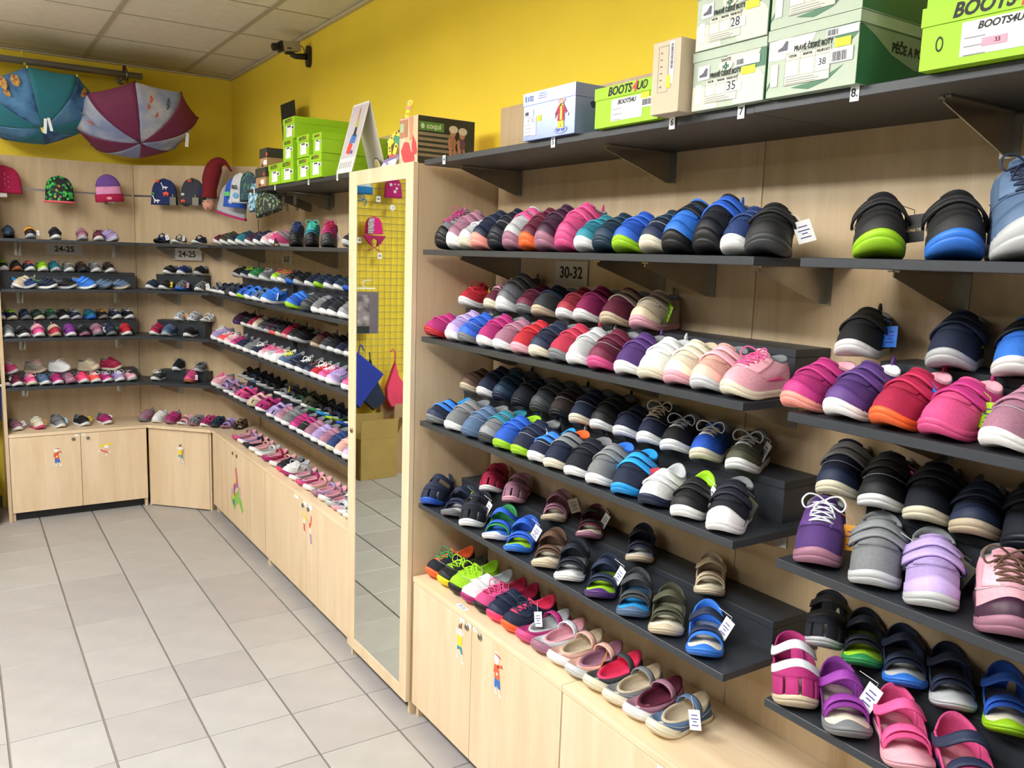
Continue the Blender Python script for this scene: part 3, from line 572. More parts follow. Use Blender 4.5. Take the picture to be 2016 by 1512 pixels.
def upper_mesh(sh,T0=0,T1=360,v0=0,v1=1,nt=44,nv=12,th=None):
    g=G(); closed=(T1-T0)>=359.9
    t=np.radians(np.linspace(T0,T1,nt,endpoint=not closed)); vv=np.linspace(v0,v1,nv)
    TT,VV=np.meshgrid(t,vv,indexing='ij'); P=sh.S(TT,VV)
    if closed:
        vs=[tuple(p) for p in P.reshape(-1,3)]; fs=[]
        for i in range(nt):
            for j in range(nv-1): a=i*nv+j; d=((i+1)%nt)*nv+j; fs.append((a,d,d+1,a+1))
        return g.add(vs,fs)
    N_=sh.N(TT,VV); return g.slab([[tuple(p) for p in r] for r in P],[[tuple(p) for p in r] for r in P-N_*(th or .0025)])
def lining_mesh(sh):
    g=G(); n=30; t=np.linspace(0,2*np.pi,n,endpoint=False); P=sh.S(t,np.ones(n)); c=np.array([0,sh.yc,0])
    rings=[]
    for k,(sc,dz) in enumerate([(1.0,-.004),(1.035,-.001),(1.02,.0028),(.95,.0036),(.87,.001),(.84,-.006)]):
        q=P.copy(); q[:,:2]=(P[:,:2]-c[:2])*sc+c[:2]; q[:,2]+=dz; rings.append(q)
    q=rings[-1].copy(); q[:,2]=sh.hs+.004; rings.append(q)
    vs=[tuple(p) for r in rings for p in r]; m=len(rings); vs.append((0,sh.yc,sh.hs+.004))
    fs=[(i*n+k,i*n+(k+1)%n,(i+1)*n+(k+1)%n,(i+1)*n+k) for i in range(m-1) for k in range(n)]+[(m*n,(m-1)*n+(k+1)%n,(m-1)*n+k) for k in range(n)]
    return g.add(vs,fs)
def tongue_mesh(sh,w=34,v0=.42,up=.009):
    g=G(); ts=np.radians(np.linspace(90-w,90+w,9)); out=[];inn=[]
    for t in ts:
        vv=np.linspace(v0,.995,7); tt=np.full(7,t); P=sh.S(tt,vv)+sh.N(tt,vv)*.0012
        e=P[-1]+np.array([0,.002,up*(1-.25*((t-math.pi/2)/math.radians(w))**2)]); e2=P[-1]+np.array([0,.001,up*.55]); P=np.vstack([P,[e2],[e]])
        out.append([tuple(p+np.array([0,.0012,.0006])) for p in P]); inn.append([tuple(p-np.array([0,.0014,.0004])) for p in P])
    return g.slab(out,inn)
def strap_mesh(sh,vc,w,T0=8,T1=172,drop=.30,off=.0036,th=.0042):
    g=G(); f=lambda d: vc-drop*max(0,1-math.sin(math.radians(d)))**.9
    def lo(d): return max(.05,f(d)-w/2*(1.0+.35*(1-math.sin(math.radians(d)))))
    def hi(d): return min(1.0,f(d)+w/2*(1.0+.35*(1-math.sin(math.radians(d)))))
    def end(d): return math.sqrt(max(.15,1-max(0,(T0+10-d)/12)**2)) if d<T0+10 else 1
    return sh.patch(g,T0,T1,lambda d:f(d)-(f(d)-lo(d))*end(d),lambda d:f(d)+(hi(d)-f(d))*end(d),off,th,22,5)
def lace_mesh(sh,rows=5,v0=.50,v1=.94,d0=40,d1=48,bow=1.0):
    g=G(); L=[];R_=[]
    for i in range(rows):
        v=v0+(v1-v0)*i/(rows-1); d=math.radians(d0+(d1-d0)*i/(rows-1))*.62
        for s_,A_ in ((1,L),(-1,R_)): t=np.array([math.pi/2+s_*d]); A_.append((t,v))
    def pt(e,off=.0035): return (sh.S(e[0],np.array([e[1]]))+sh.N(e[0],np.array([e[1]]))*off)[0]
    def seg(a,b):
        pts=[]
        for k in np.linspace(0,1,6): t=a[0]*(1-k)+b[0]*k; v=a[1]*(1-k)+b[1]*k; pts.append(pt((t,v),.0036+.0022*math.sin(k*math.pi)))
        g.tube(pts,.00165,5)
    seg(L[0],R_[0])
    for i in range(rows-1): seg(L[i],R_[i+1]); seg(R_[i],L[i+1])
    top=pt((np.array([math.pi/2]),v1),.006); b=bow
    for sx in (1,-1):
        lp=[top+np.array([sx*x*b,y,z]) for x,y,z in ((0,0,0),(.012,.004,.009),(.026,.010,.011),(.034,.016,.000),(.028,.018,-.012),(.014,.010,-.006),(0,.002,.001))]
        g.tube(crvo(lp),.0017,5)
        fe=[top+np.array([sx*x*b,y,z]) for x,y,z in ((0,.002,0),(.010,.014,-.004),(.018,.024,-.018),(.022,.030,-.034))]; g.tube(crvo(fe),.0015,5)
    return g
def crvo(p,m=4):
    P=[np.array(x) for x in p]; P=[2*P[0]-P[1]]+P+[2*P[-1]-P[-2]]; out=[]
    for i in range(1,len(P)-2):
        for k in range(m):
            t=k/m; p0,p1,p2,p3=P[i-1:i+3]; out.append(.5*((2*p1)+(-p0+p2)*t+(2*p0-5*p1+4*p2-p3)*t*t+(-p0+3*p1-3*p2+p3)*t**3))
    out.append(P[-2]); return out
def arch(g,y0,y1,zb,h,n=14,th=.0026,skew=0,wid=.96,h2=None,yr=None):
    h2=h2 or h; out=[];inn=[]
    for k in range(n):
        a=math.pi*k/(n-1); c=math.cos(a); s_=max(0,math.sin(a))**.75; ro=[];ri=[]
        for j in range(4):
            q=j/3; y=(y0+(y1-y0)*q)+skew*c; hw=float(np.interp(y,[-.08,-.02,.04,.066,.09,.099],[.030,.0325,.0375,.0365,.026,.012]))*wid; hh=h+(h2-h)*q
            x=hw*c; z=zb+hh*s_
            ro.append((x*1.0,y,z)); ri.append((x*(1-th/hw),y,zb+(hh-th)*s_ -.0001))
        out.append(ro); inn.append(ri)
    return g.slab(out,inn)
def build_template(ty):
    sh=Shape(ty); P={}
    P['sole']=sole_mesh(sh)
    if ty in 'VWKLBHM':
        P['upper']=upper_mesh(sh); P['lining']=lining_mesh(sh)
    if ty in 'VH':
        P['tongue']=tongue_mesh(sh,44,.45,.009)
        g=strap_mesh(sh,.90,.155,T0=4,drop=.26); P['strap']=g; P['strap2']=strap_mesh(sh,.665,.135,T0=8,drop=.26)
    if ty=='W':
        P['tongue']=tongue_mesh(sh,44,.5,.007); P['strap']=strap_mesh(sh,.88,.19,T0=5,drop=.28); P['strap2']=strap_mesh(sh,.60,.13,T0=12,drop=.24)
    if ty in 'KL': P['tongue']=tongue_mesh(sh,40,.44,.010); P['laces']=lace_mesh(sh,5 if ty=='L' else 4)
    if ty=='B': P['tongue']=tongue_mesh(sh,38,.40,.012); P['laces']=lace_mesh(sh,6,.42,.94)
    if ty in 'VWKLBH':
        e=Shape(ty); P['toe_cap']=e.patch(G(),22,158,.02,lambda d:.10+.20*math.sin(math.radians(d))**2,.0003,.0012,20,5)
        P['heel_patch']=e.patch(G(),232,308,.04,.80,.0004,.0012,12,6)
        g=G(); e.patch(g,-42,18,lambda d:.30,lambda d:.30+.22*(1-abs((d+12)/30)),.0004,.001,12,3); e.patch(g,162,222,lambda d:.30,lambda d:.30+.22*(1-abs((d-192)/30)),.0004,.001,12,3); P['side_stripe']=g
    if ty in 'BHV':
        y=sh.yc-sh.b; z=sh.zh; g=G(); g.tube([(0,y,z-.006),(0,y-.006,z+.008),(0,y-.003,z+.018),(0,y+.003,z+.010),(0,y+.002,z)],.0025,6); P['pull_loop']=g
    if ty in 'VWKLBHM':
        g=G()
        def curve(f,a,b_,n=16,off=.0013): g.tube([sh.S(np.array([math.radians(d)]),np.array([f(d)]))[0]+sh.N(np.array([math.radians(d)]),np.array([f(d)]))[0]*off for d in np.linspace(a,b_,n)],.0006,4)
        curve(lambda d:.34+.10*math.sin(math.radians(d)),8,172); curve(lambda d:.55,200,340)
        P['stitching']=g
    if ty in 'KLB':
        g=G()
        for a,b_ in ((38,70),(110,142)): sh.patch(g,a,b_,.44,.985,.0004,.0018,8,6)
        P['eyestay']=g
    if ty=='M':
        g=G(); arch(g,-.040,-.022,.034,.034,wid=1.0,h2=.032); P['strap']=g
        P['toe_cap']=sh.patch(G(),25,155,.02,lambda d:.12+.30*math.sin(math.radians(d))**2,.0003,.0012,20,5)
    if ty in 'SC':
        g=G(); t=np.linspace(0,2*np.pi,40,endpoint=False); o=Rout(t)*LS*.90; sp=.35*np.clip(o[:,1]-.03,0,1)**2/.07*.9
        vs=[(o[i,0],o[i,1],sh.hs-.002+sp[i]) for i in range(40)]+[(o[i,0]*.99,o[i,1]*.99,sh.hs+.003+sp[i]) for i in range(40)]+[(0,.02,sh.hs+.002),(0,-.06,sh.hs+.0015)]
        fs=[(i,(i+1)%40,40+(i+1)%40,40+i) for i in range(40)]
        g.add(vs[:80]+[(0,.0,sh.hs+.0025)],fs+[(80,40+i,40+(i+1)%40) for i in range(40)]); P['footbed']=g
        P['heel_cup']=upper_mesh(sh,205,335,0,.97,18,7,.003)
        P['ankle_strap']=strap_mesh(sh,.90,.16,T0=-28,T1=208,drop=.16,off=.0,th=.0035)
    if ty=='S':
        g=G(); arch(g,.006,.040,sh.hs-.004,.038,h2=.034,th=.003); P['front_strap']=g
        g=G(); arch(g,.014,.032,sh.hs-.0005,.0395,h2=.038,wid=.99); P['strap2']=g
        g=upper_mesh(sh,-22,12,0,.88,8,6,.003); h=upper_mesh(sh,168,202,0,.88,8,6,.003); g.add(h.v,h.f); P['side_band']=g
    if ty=='C':
        g=G()
        for a,b in ((14,52),(58,86),(94,122),(128,166)): sh.patch(g,a,b,.0,lambda d:.36,-.0015,.003,8,5)
        sh.patch(g,8,172,.33,.50,-.001,.0032,22,4); P['toe_bands']=g
        P['centre_strap']=sh.patch(G(),72,108,.46,.93,-.0015,.0025,6,6)
        g=upper_mesh(sh,-22,16,0,.6,8,5,.003); h=upper_mesh(sh,164,202,0,.6,8,5,.003); g.add(h.v,h.f); P['side_band']=g
        P['strap2']=strap_mesh(sh,.56,.13,T0=14,drop=.2,off=.0005,th=.003)
    out={}
    for k,g in P.items():
        me=fixn(g.mesh(ty.lower()+'_'+k,True)); me.materials.append(None); out[k]=me
    return out
TPL={ty:build_template(ty) for ty in 'VWKLBHMSC'}
# swinging card tag
def tagmesh(kind):
    g=G(); M=Matrix.Translation((-.047,.012,.070))@Matrix.Rotation(math.radians(kind[0]),4,'Z')@Matrix.Rotation(math.radians(kind[1]),4,'X')@Matrix.Rotation(math.radians(kind[2]),4,'Y')
    g.box((-.015,-.0003,-.045),(.015,.0003,-.001),M); g.tube([M@Vector((0,0,-.003)),M@Vector((0,.001,.006)),Vector((-.022,-.006,.086))],.0006,4)
    me=fixn(g.mesh('hang_tag')); me.materials.append(None); g=G()
    for k,(w_,z_) in enumerate(((.016,-.014),(.020,-.022),(.010,-.028),(.018,-.036))): g.box((-w_/2,.0004,z_),(w_/2,.0006,z_+.0022),M)
    pm=fixn(g.mesh('tag_print')); pm.materials.append(NUM)
    cu=bpy.data.curves.new('lettering','FONT'); cu.body='GORE-TEX'; cu.size=.0062; cu.offset=.0002; cu.align_x='CENTER'; cu.align_y='CENTER'; q=bpy.data.objects.new('lettering',cu); C.objects.link(q)
    tm=bpy.data.meshes.new_from_object(q); bpy.data.objects.remove(q); tm.transform(M@Matrix(((-1,0,0,0),(0,0,1,.0007),(0,1,0,-.026),(0,0,0,1)))); tm.materials.clear(); tm.materials.append(mat('gold_ink','c8b070',.5,var=0))
    return me,pm,tm
TAGS=[tagmesh(k) for k in ((-25,12,8),(-50,20,-14),(5,14,20),(-35,5,-25))]
KINDW={'V':'velcro ankle shoe','W':'low velcro sneaker','K':'low lace-up sneaker','L':'lace-up ankle shoe','B':'lace-up hiking boot','H':'chunky velcro boot','M':'strapped ballerina shoe','S':'open-toe sandal','C':'closed-toe sandal'}
NAMEW={'V':'velcro_shoe','W':'velcro_sneaker','K':'lace_sneaker','L':'lace_shoe','B':'hiking_boot','H':'velcro_boot','M':'ballerina_shoe','S':'open_sandal','C':'closed_sandal'}
ORD=['top','second','third','fourth','fifth','sixth','seventh','bottom']
WHERE={'N':'right of mirror','R':'at right edge','K':'on back wall','G':'in corner','F':'left of mirror'}
LVI={'D':0,'Cr':1,'C':2,'Br':3,'B':4,'Ar':5,'A':6,'T':7}
used=set()
def shoe(ty,up,so,o,pos,head,L,label,group,seed):
    r=random.Random(seed)
    root=bpy.data.objects.new(NAMEW[ty],None); C.objects.link(root); root.location=pos; root.rotation_euler=(0,0,head-math.pi/2); s=L/LS*float(o.get('z',1)); root.empty_display_size=.03
    root.scale=(1.05*s*r.uniform(.98,1.02)*(-1 if r.random()<.4 else 1),s,s*r.uniform(.96,1.04)); 
    if root.scale[0]<0: root.scale[0]=-root.scale[0]
    tag(root,label,'sandal' if ty in 'SC' else ('boot' if ty in 'BH' else 'shoe'),group)
    st=o.get('s',up); cols={'sole':(so,'rubber'),'upper':(up,'fabric'),'lining':(o.get('j',{'wh':'lg','cr':'bg'}.get(up,'gy' if ty!='M' else 'lp')),'lining'),'tongue':(o.get('j',up) if ty in 'KLB' else up,'fabric'),
      'strap':(st,'strap'),'strap2':(st,'strap'),'laces':(o.get('l',up),'strap'),'stitching':(r.choice([up,up,'lg']),'strap'),'eyestay':(o.get('s',up),'strap'),'pull_loop':(st,'strap'),'footbed':(o.get('j',{'wh':'lg'}.get(so,'lg' if up in ('dn','bk','nv','gy','dg','lg','sv','nb','sb') else ('lp' if up in ('pk','lp','mg','ll') else 'cr'))),'lining'),
      'heel_cup':(up,'fabric'),'ankle_strap':(st,'strap'),'front_strap':(up,'fabric'),'side_band':(up,'fabric'),'toe_bands':(up,'fabric'),'centre_strap':(up,'fabric')}
    if 'c' in o: cols['toe_cap']=(o['c'],'rubber')
    elif ty=='M': cols['toe_cap']=(so,'rubber')
    elif ty=='B' or (ty=='H'): cols['toe_cap']=(so if ty=='B' else up,'rubber')
    elif r.random()<.45: cols['toe_cap']=(up,'strap')
    if 'a' in o: cols['side_stripe']=(o['a'],'strap'); cols['heel_patch']=(o['a'],'strap')
    elif r.random()<.5: cols['heel_patch']=(st,'strap')
    if ty=='V' and r.random()<.5: cols.pop('pull_loop')
    for k,me in TPL[ty].items():
        if k not in cols: continue
        c,kd=cols[k]; ob=bpy.data.objects.new({'strap2':'strap'}.get(k,k),me); C.objects.link(ob); ob.parent=root
        ob.material_slots[0].link='OBJECT'; ob.material_slots[0].material=cmat(c,kd)
        if k=='lining' and 'j' in o: ob['label']=COL[c][1]+' lining'
    if 't' in o:
        tc=o['t']; tc={'wb':'wh'}.get(tc,tc); tm=r.choice(TAGS); ob=bpy.data.objects.new('hang_tag',tm[0]); C.objects.link(ob); ob.parent=root; pr_=bpy.data.objects.new('lettering' if tc=='bk' else 'tag_print',tm[2] if tc=='bk' else tm[1]); C.objects.link(pr_); pr_.parent=ob
        ob.material_slots[0].link='OBJECT'; ob.material_slots[0].material=cmat(tc,'paper'); ob['label']=COL[tc][1]+' card hang tag'
    return root
def desc(ty,up,so,o,full):
    w=COL[up][1]+' '+KINDW[ty]
    ex=[]
    if so!=up: ex.append(COL[so][1]+' sole')
    if full:
        if 'l' in o and o['l']!=up: ex.append(COL[o['l']][1]+' laces')
        elif 's' in o and o['s']!=up: ex.append(COL[o['s']][1]+' straps')
        elif 'c' in o: ex.append(COL[o['c']][1]+' toe')
        elif 't' in o: ex.append(COL[{'wb':'wh'}.get(o['t'],o['t'])][1]+' tag')
    return w+(' with '+' and '.join(ex[:2]) if ex else '')
n_shoe=0
for rn,(pl,toe,z,L,yaw,data) in ROWS.items():
    items=[]
    for e in data.split('|'):
        t=e.split(); o={}
        for x in t[3:]: o[x[0]]=x[1:]
        items.append((float(t[0]),t[1],t[2],t[3] if False else t[3],o,t))
    its=[]
    for e in data.split('|'):
        t=e.split(); o={}
        for x in t[4:]: o[x[0]]=x[1:]
        its.append((float(t[0]),t[1],t[2],t[3],o))
    lv=rn[1:]; where=ORD[LVI[lv]]+' row '+WHERE[rn[0]]
    D1=[desc(i[1],i[2],i[3],i[4],False) for i in its]; D2=[desc(i[1],i[2],i[3],i[4],True) for i in its]
    for k,(u,ty,up,so,o) in enumerate(its):
        yw=math.radians(float(o.get('y',yaw))) + random.uniform(-.05,.05)
        if pl=='X': hd=math.pi+yw; tp=Vector((toe,u,z))
        elif pl=='Y': hd=-math.pi/2-yw*1.0; hd=-math.pi/2 - yw; tp=Vector((u,toe,z))
        else: hd=-3*math.pi/4-yw; tp=Vector((u,toe-u,z))
        if pl in 'YD': hd=(-math.pi/2 if pl=='Y' else -3*math.pi/4)-yw
        Ls=L*float(o.get('z',1)); pos=tp-Vector((math.cos(hd),math.sin(hd),0))*Ls*.49; pos.z=z+.0004
        lab=D2[k] if D1.count(D1[k])>1 or len(D2[k].split())<9 else D1[k]
        same=[j for j in range(len(its)) if (D2[j]==D2[k] or D1[j]==lab)]
        if len(same)>1:
            cand=[(k-1,'right'),(k+1,'left')]; 
            for j,sd in cand:
                if 0<=j<len(its) and its[j][2]!=up:
                    l2=COL[up][1]+' '+KINDW[ty]+', '+where+', '+('just right of ' if j<k else 'just left of ')+COL[its[j][2]][1]+' one'
                    if l2 not in used: lab2=l2; break
            else: lab2=lab+', '+where+', %s from left'%['first','second','third','fourth','fifth','sixth','seventh','eighth','ninth','tenth','eleventh','twelfth','13th','14th','15th','16th','17th','18th','19th'][k]
            label=lab2
        else: label=lab+', '+where
        if label in used: label+=', %s from left'%['first','second','third','fourth','fifth','sixth','seventh','eighth','ninth','tenth','eleventh','twelfth','13th','14th','15th','16th','17th','18th','19th'][k]
        used.add(label)
        if len(label.split())>16: print('LONG',label)
        shoe(ty,up,so,o,pos,hd,L,label,('sandals' if ty in 'SC' else 'shoes')+' in the '+where,n_shoe*7+3); n_shoe+=1
# ================================================================ shoe boxes on the topmost shelf
def flat(parent,mw,x0,z0,x1,z1,m,name='sticker',off=.0004,t=.0004): return obj(name,panel(G(),mw,x0,z0,x1,z1,t,off),m,parent)
LIME=mat('lime_card','88aa2e',.42,var=.02); LIME2=LIME
INKG=mat('grey_print','6f7278',.6,var=0); RED=mat('red_print','c22a30',.5,var=0); YST=mat('yellow_price_sticker','f2f31a',.5,var=0); HOLE=mat('dark_hole','121212',.9,var=0)
def bars(parent,mw,x0,z0,wd,h,off=.0012,n=12,seed=1):
    r=random.Random(seed); g=G(); x=x0
    while x<x0+wd: b=r.uniform(.0006,.0018); g.box((x,z0,off),(x+b,z0+h,off+.0003),mw); x+=b+r.uniform(.0006,.0015)
    return obj('barcode',g,mat('barcode_ink','3a3a46',.6,var=0),parent)
def lines(parent,mw,x0,z0,wd,n,dz,off=.0012,m=None,h=.0012,seed=3):
    r=random.Random(seed); g=G()
    for k in range(n): g.box((x0,z0-k*dz,off),(x0+wd*r.uniform(.6,1),z0-k*dz+h,off+.0002),mw)
    return obj('small_print',g,m or INKG,parent)
def box_thing(label,xf,y1,y0,z0,z1,depth,body,lid,lidfrac=.3,group=None,name='shoe_box',gap=.002):
    t=thing(name,label,'box',((xf+depth/2),(y0+y1)/2,z0),group=group); o=Vector(t.location); h=z1-z0; zl=z1-h*lidfrac
    before=len(C.objects)
    obj('box_body',G().box((xf+gap,y0+gap,z0+.0003),(xf+depth-gap,y1-gap,z1-.003)),body,t)
    g=G().box((xf,y0,zl),(xf+.0015,y1,z1)).box((xf+depth-.0015,y0,zl),(xf+depth,y1,z1)).box((xf+.0016,y0,zl),(xf+depth-.0016,y0+.0015,z1)).box((xf+.0016,y1-.0015,zl),(xf+depth-.0016,y1,z1)).box((xf+.0016,y0+.0016,z1-.0015),(xf+depth-.0016,y1-.0016,z1-.0001))
    obj('box_lid',g,lid,t)
    return t,o,before,zl
def done(o,before):
    for q in list(C.objects)[before:]:
        if q.parent is not None and q.parent.type=='EMPTY': q.location=q.location-o
def lime_box(label,xf,y1,y0,z0,z1,depth,sz=1.0,group=None,full=True):
    t,o,b,zl=box_thing(label,xf,y1,y0,z0,z1,depth,LIME,LIME,.30,group)
    w=y1-y0; yc=(y0+y1)/2; mw=face_negx(xf-.0001,yc,0); h=z1-z0
    k=w/.21
    text('BOOTS',.025*k*sz,BLACKINK,t,face_negx(xf-.0002,yc+.020*k,(zl+z1)/2),shear=.25,bold=.0009*k,xs=.95)
    text('4',.030*k*sz,RED,t,face_negx(xf-.0002,yc-.029*k,(zl+z1)/2),shear=.25,bold=.0014*k)
    text('U®' if full else 'U',.023*k*sz,BLACKINK,t,face_negx(xf-.0002,yc-.051*k,(zl+z1)/2),shear=.25,bold=.0007*k)
    mb=face_negx(xf+.0019,yc,0)
    x0,x1=-w*.22,w*.26; za,zb_=z0+h*.12,zl-h*.05
    flat(t,mb,x0,za,x1,zb_,WHITE); flat(t,mb,x1-.02*k,zb_-.028*k,w*.46,zb_-.008*k,WHITE,off=.0009)
    text('BOOTS4U' if full else 'BOOTS4U',.013*k,BLACKINK,t,mb@Matrix.Translation(((x0+x1)/2,zb_-.008*k,.0012)),shear=.25,bold=.0004)
    lines(t,mb,x0+.005*k,zb_-.022*k,.04*k,3,.011*k); bars(t,mb,x1,zb_-.024*k,.03*k,.012*k,off=.0014)
    return t,o,b,mb,k
ZE=2.0345
# near shelf: silver-blue box with a printed figure
SB=mat('silver_blue_card','8694c6',.25,metal=.35,var=.03)
t,o,b,zl=box_thing('silver-blue shoe box with a printed boy in a red jacket, left end of top shelf',1.332,2.004,1.768,ZE,2.159,.30,SB,SB,.26)
mw=face_negx(1.3338,1.886,0); ml=face_negx(1.3318,1.886,0)
flat(t,mw,-.112,ZE+.012,-.055,ZE+.060,WHITE); flat(t,mw,-.108,ZE+.062,-.068,ZE+.080,mat('grey_label','d8d4d8',.5)); bars(t,mw,-.106,ZE+.066,.014,.009); flat(t,mw,-.051,ZE+.046,-.032,ZE+.062,YST)
text('E 102',.014,NUM,t,mw@Matrix.Translation((-.078,ZE+.052,.0009)),name='handwriting'); lines(t,mw,-.108,ZE+.040,.04,4,.009)
text('E102',.020,NUM,t,ml@Matrix.Translation((-.088,ZE+.108,.0002)),name='handwriting'); lines(t,ml,-.045,ZE+.116,.05,3,.006,off=.0001,m=NUM)
def figure(t,mw,cx,z0,s):
    g=G(); ms=[]; ix=[]
    def P(pts,h,off):
        n=len(g.f); g.prism([(cx+x*s,z0+y*s) for x,y in pts],off,off+.0002,mw); m=mat('print_'+h,h,.5,var=0)
        if m not in ms: ms.append(m)
        ix.extend([ms.index(m)]*(len(g.f)-n))
    E=lambda x,y,rx,ry: [(x+rx*math.cos(a*math.pi/7),y+ry*math.sin(a*math.pi/7)) for a in range(14)]
    P(E(0,.06,.30,.10),'4d5c9c',.0004); P(E(0,.06,.275,.085),'a2add0',.0006)
    P(E(-.11,.07,.10,.055),'4a63b4',.0008); P(E(.11,.07,.10,.055),'4a63b4',.0008)
    P([(-.13,.32),(.13,.32),(.15,.10),(.04,.10),(0,.22),(-.04,.10),(-.15,.10)],'e8c63c',.001); P([(-.10,.72),(.10,.72),(.06,.30),(-.06,.30)],'efd65a',.0010)
    P([(-.12,.72),(-.04,.70),(-.05,.30),(-.16,.30)],'a8283a',.0012); P([(.12,.72),(.04,.70),(.05,.30),(.16,.30)],'a8283a',.0012)
    P([(-.12,.72),(-.12,.60),(-.24,.44),(-.29,.50)],'a8283a',.0013); P([(.12,.72),(.12,.60),(.24,.44),(.29,.50)],'a8283a',.0013)
    P(E(-.30,.45,.05,.05),'f0e2da',.0014); P(E(.30,.45,.05,.05),'f0e2da',.0014)
    P(E(0,.84,.115,.13),'e2a79c',.0013); P(E(-.14,.84,.03,.04),'e2a79c',.0013); P(E(.14,.84,.03,.04),'e2a79c',.0013); P([(-.10,.70),(.10,.76),(.10,.68),(-.10,.75)],'e8c63c',.0016)
    P([(-.13,.93),(.13,.93),(.10,.99),(.08,1.10),(-.08,1.10),(-.10,.99)],'5a2230',.0015)
    for x in (-.04,.04): P(E(x,.87,.012,.02),'1c1c24',.0016)
    me=g.mesh('printed_figure'); [me.materials.append(m) for m in ms]; me.polygons.foreach_set('material_index',ix); fixn(me)
    q=bpy.data.objects.new('printed_figure',me); C.objects.link(q); q.parent=t
figure(t,mw,.058,ZE+.008,.094)
# side print: a bent dark-blue leg shape
msd=Matrix(((1,0,0,1.40),(0,0,-1,1.7698),(0,1,0,0),(0,0,0,1)))
g=G(); g.prism([(-.02,ZE+.08),(0,ZE+.09),(.02,ZE+.07),(.012,ZE+.05),(.02,ZE+.035),(.014,ZE+.010),(.006,ZE+.010),(.006,ZE+.03),(-.004,ZE+.052),(.004,ZE+.068),(-.012,ZE+.068)],0,.0004,msd); obj('side_print',g,mat('navy_print','2c3458',.5,var=0),t)
done(o,b)
# lime box beside it
t,o,b,mb,k=lime_box('lime green shoe box with two-line white label, beside the silver-blue box',1.332,1.690,1.462,ZE,2.128,.31)
flat(t,mb,.055,ZE+.050,.083,ZE+.064,YST,off=.0016); done(o,b)
# upright beige box
BEI=mat('beige_card','a89b84',.6,var=.03); t=thing('shoe_box','beige cardboard box standing upright between lime and white-green boxes','box',(1.45,1.41,ZE)); o=Vector(t.location); b=len(C.objects)
obj('box_body',G().cbox((1.300,1.366,ZE),(1.60,1.4505,2.186),.0015),BEI,t); mw=face_negx(1.2999,1.408,0)
flat(t,mw,.010,ZE+.060,.024,ZE+.146,WHITE); bars(t,mw@Matrix.Translation((.017,ZE+.10,0))@Matrix.Rotation(math.pi/2,4,'Z'),-.01,-.004,.05,.007); flat(t,mw,.004,ZE+.052,.016,ZE+.078,YST,off=.001)
g=G(); g.box((-.024,ZE+.045,.0003),(-.0235,ZE+.14,.0006),mw).box((-.024,ZE+.045,.0003),(.006,ZE+.0455,.0006),mw).box((.006,ZE+.045,.0003),(.0065,ZE+.14,.0006),mw).box((-.024,ZE+.1395,.0003),(.0065,ZE+.14,.0006),mw)
for k in range(6): g.box((-.018,ZE+.055+.014*k,.0003),(-.012,ZE+.058+.014*k,.0006),mw)
obj('small_print',g,INKG,t); done(o,b)
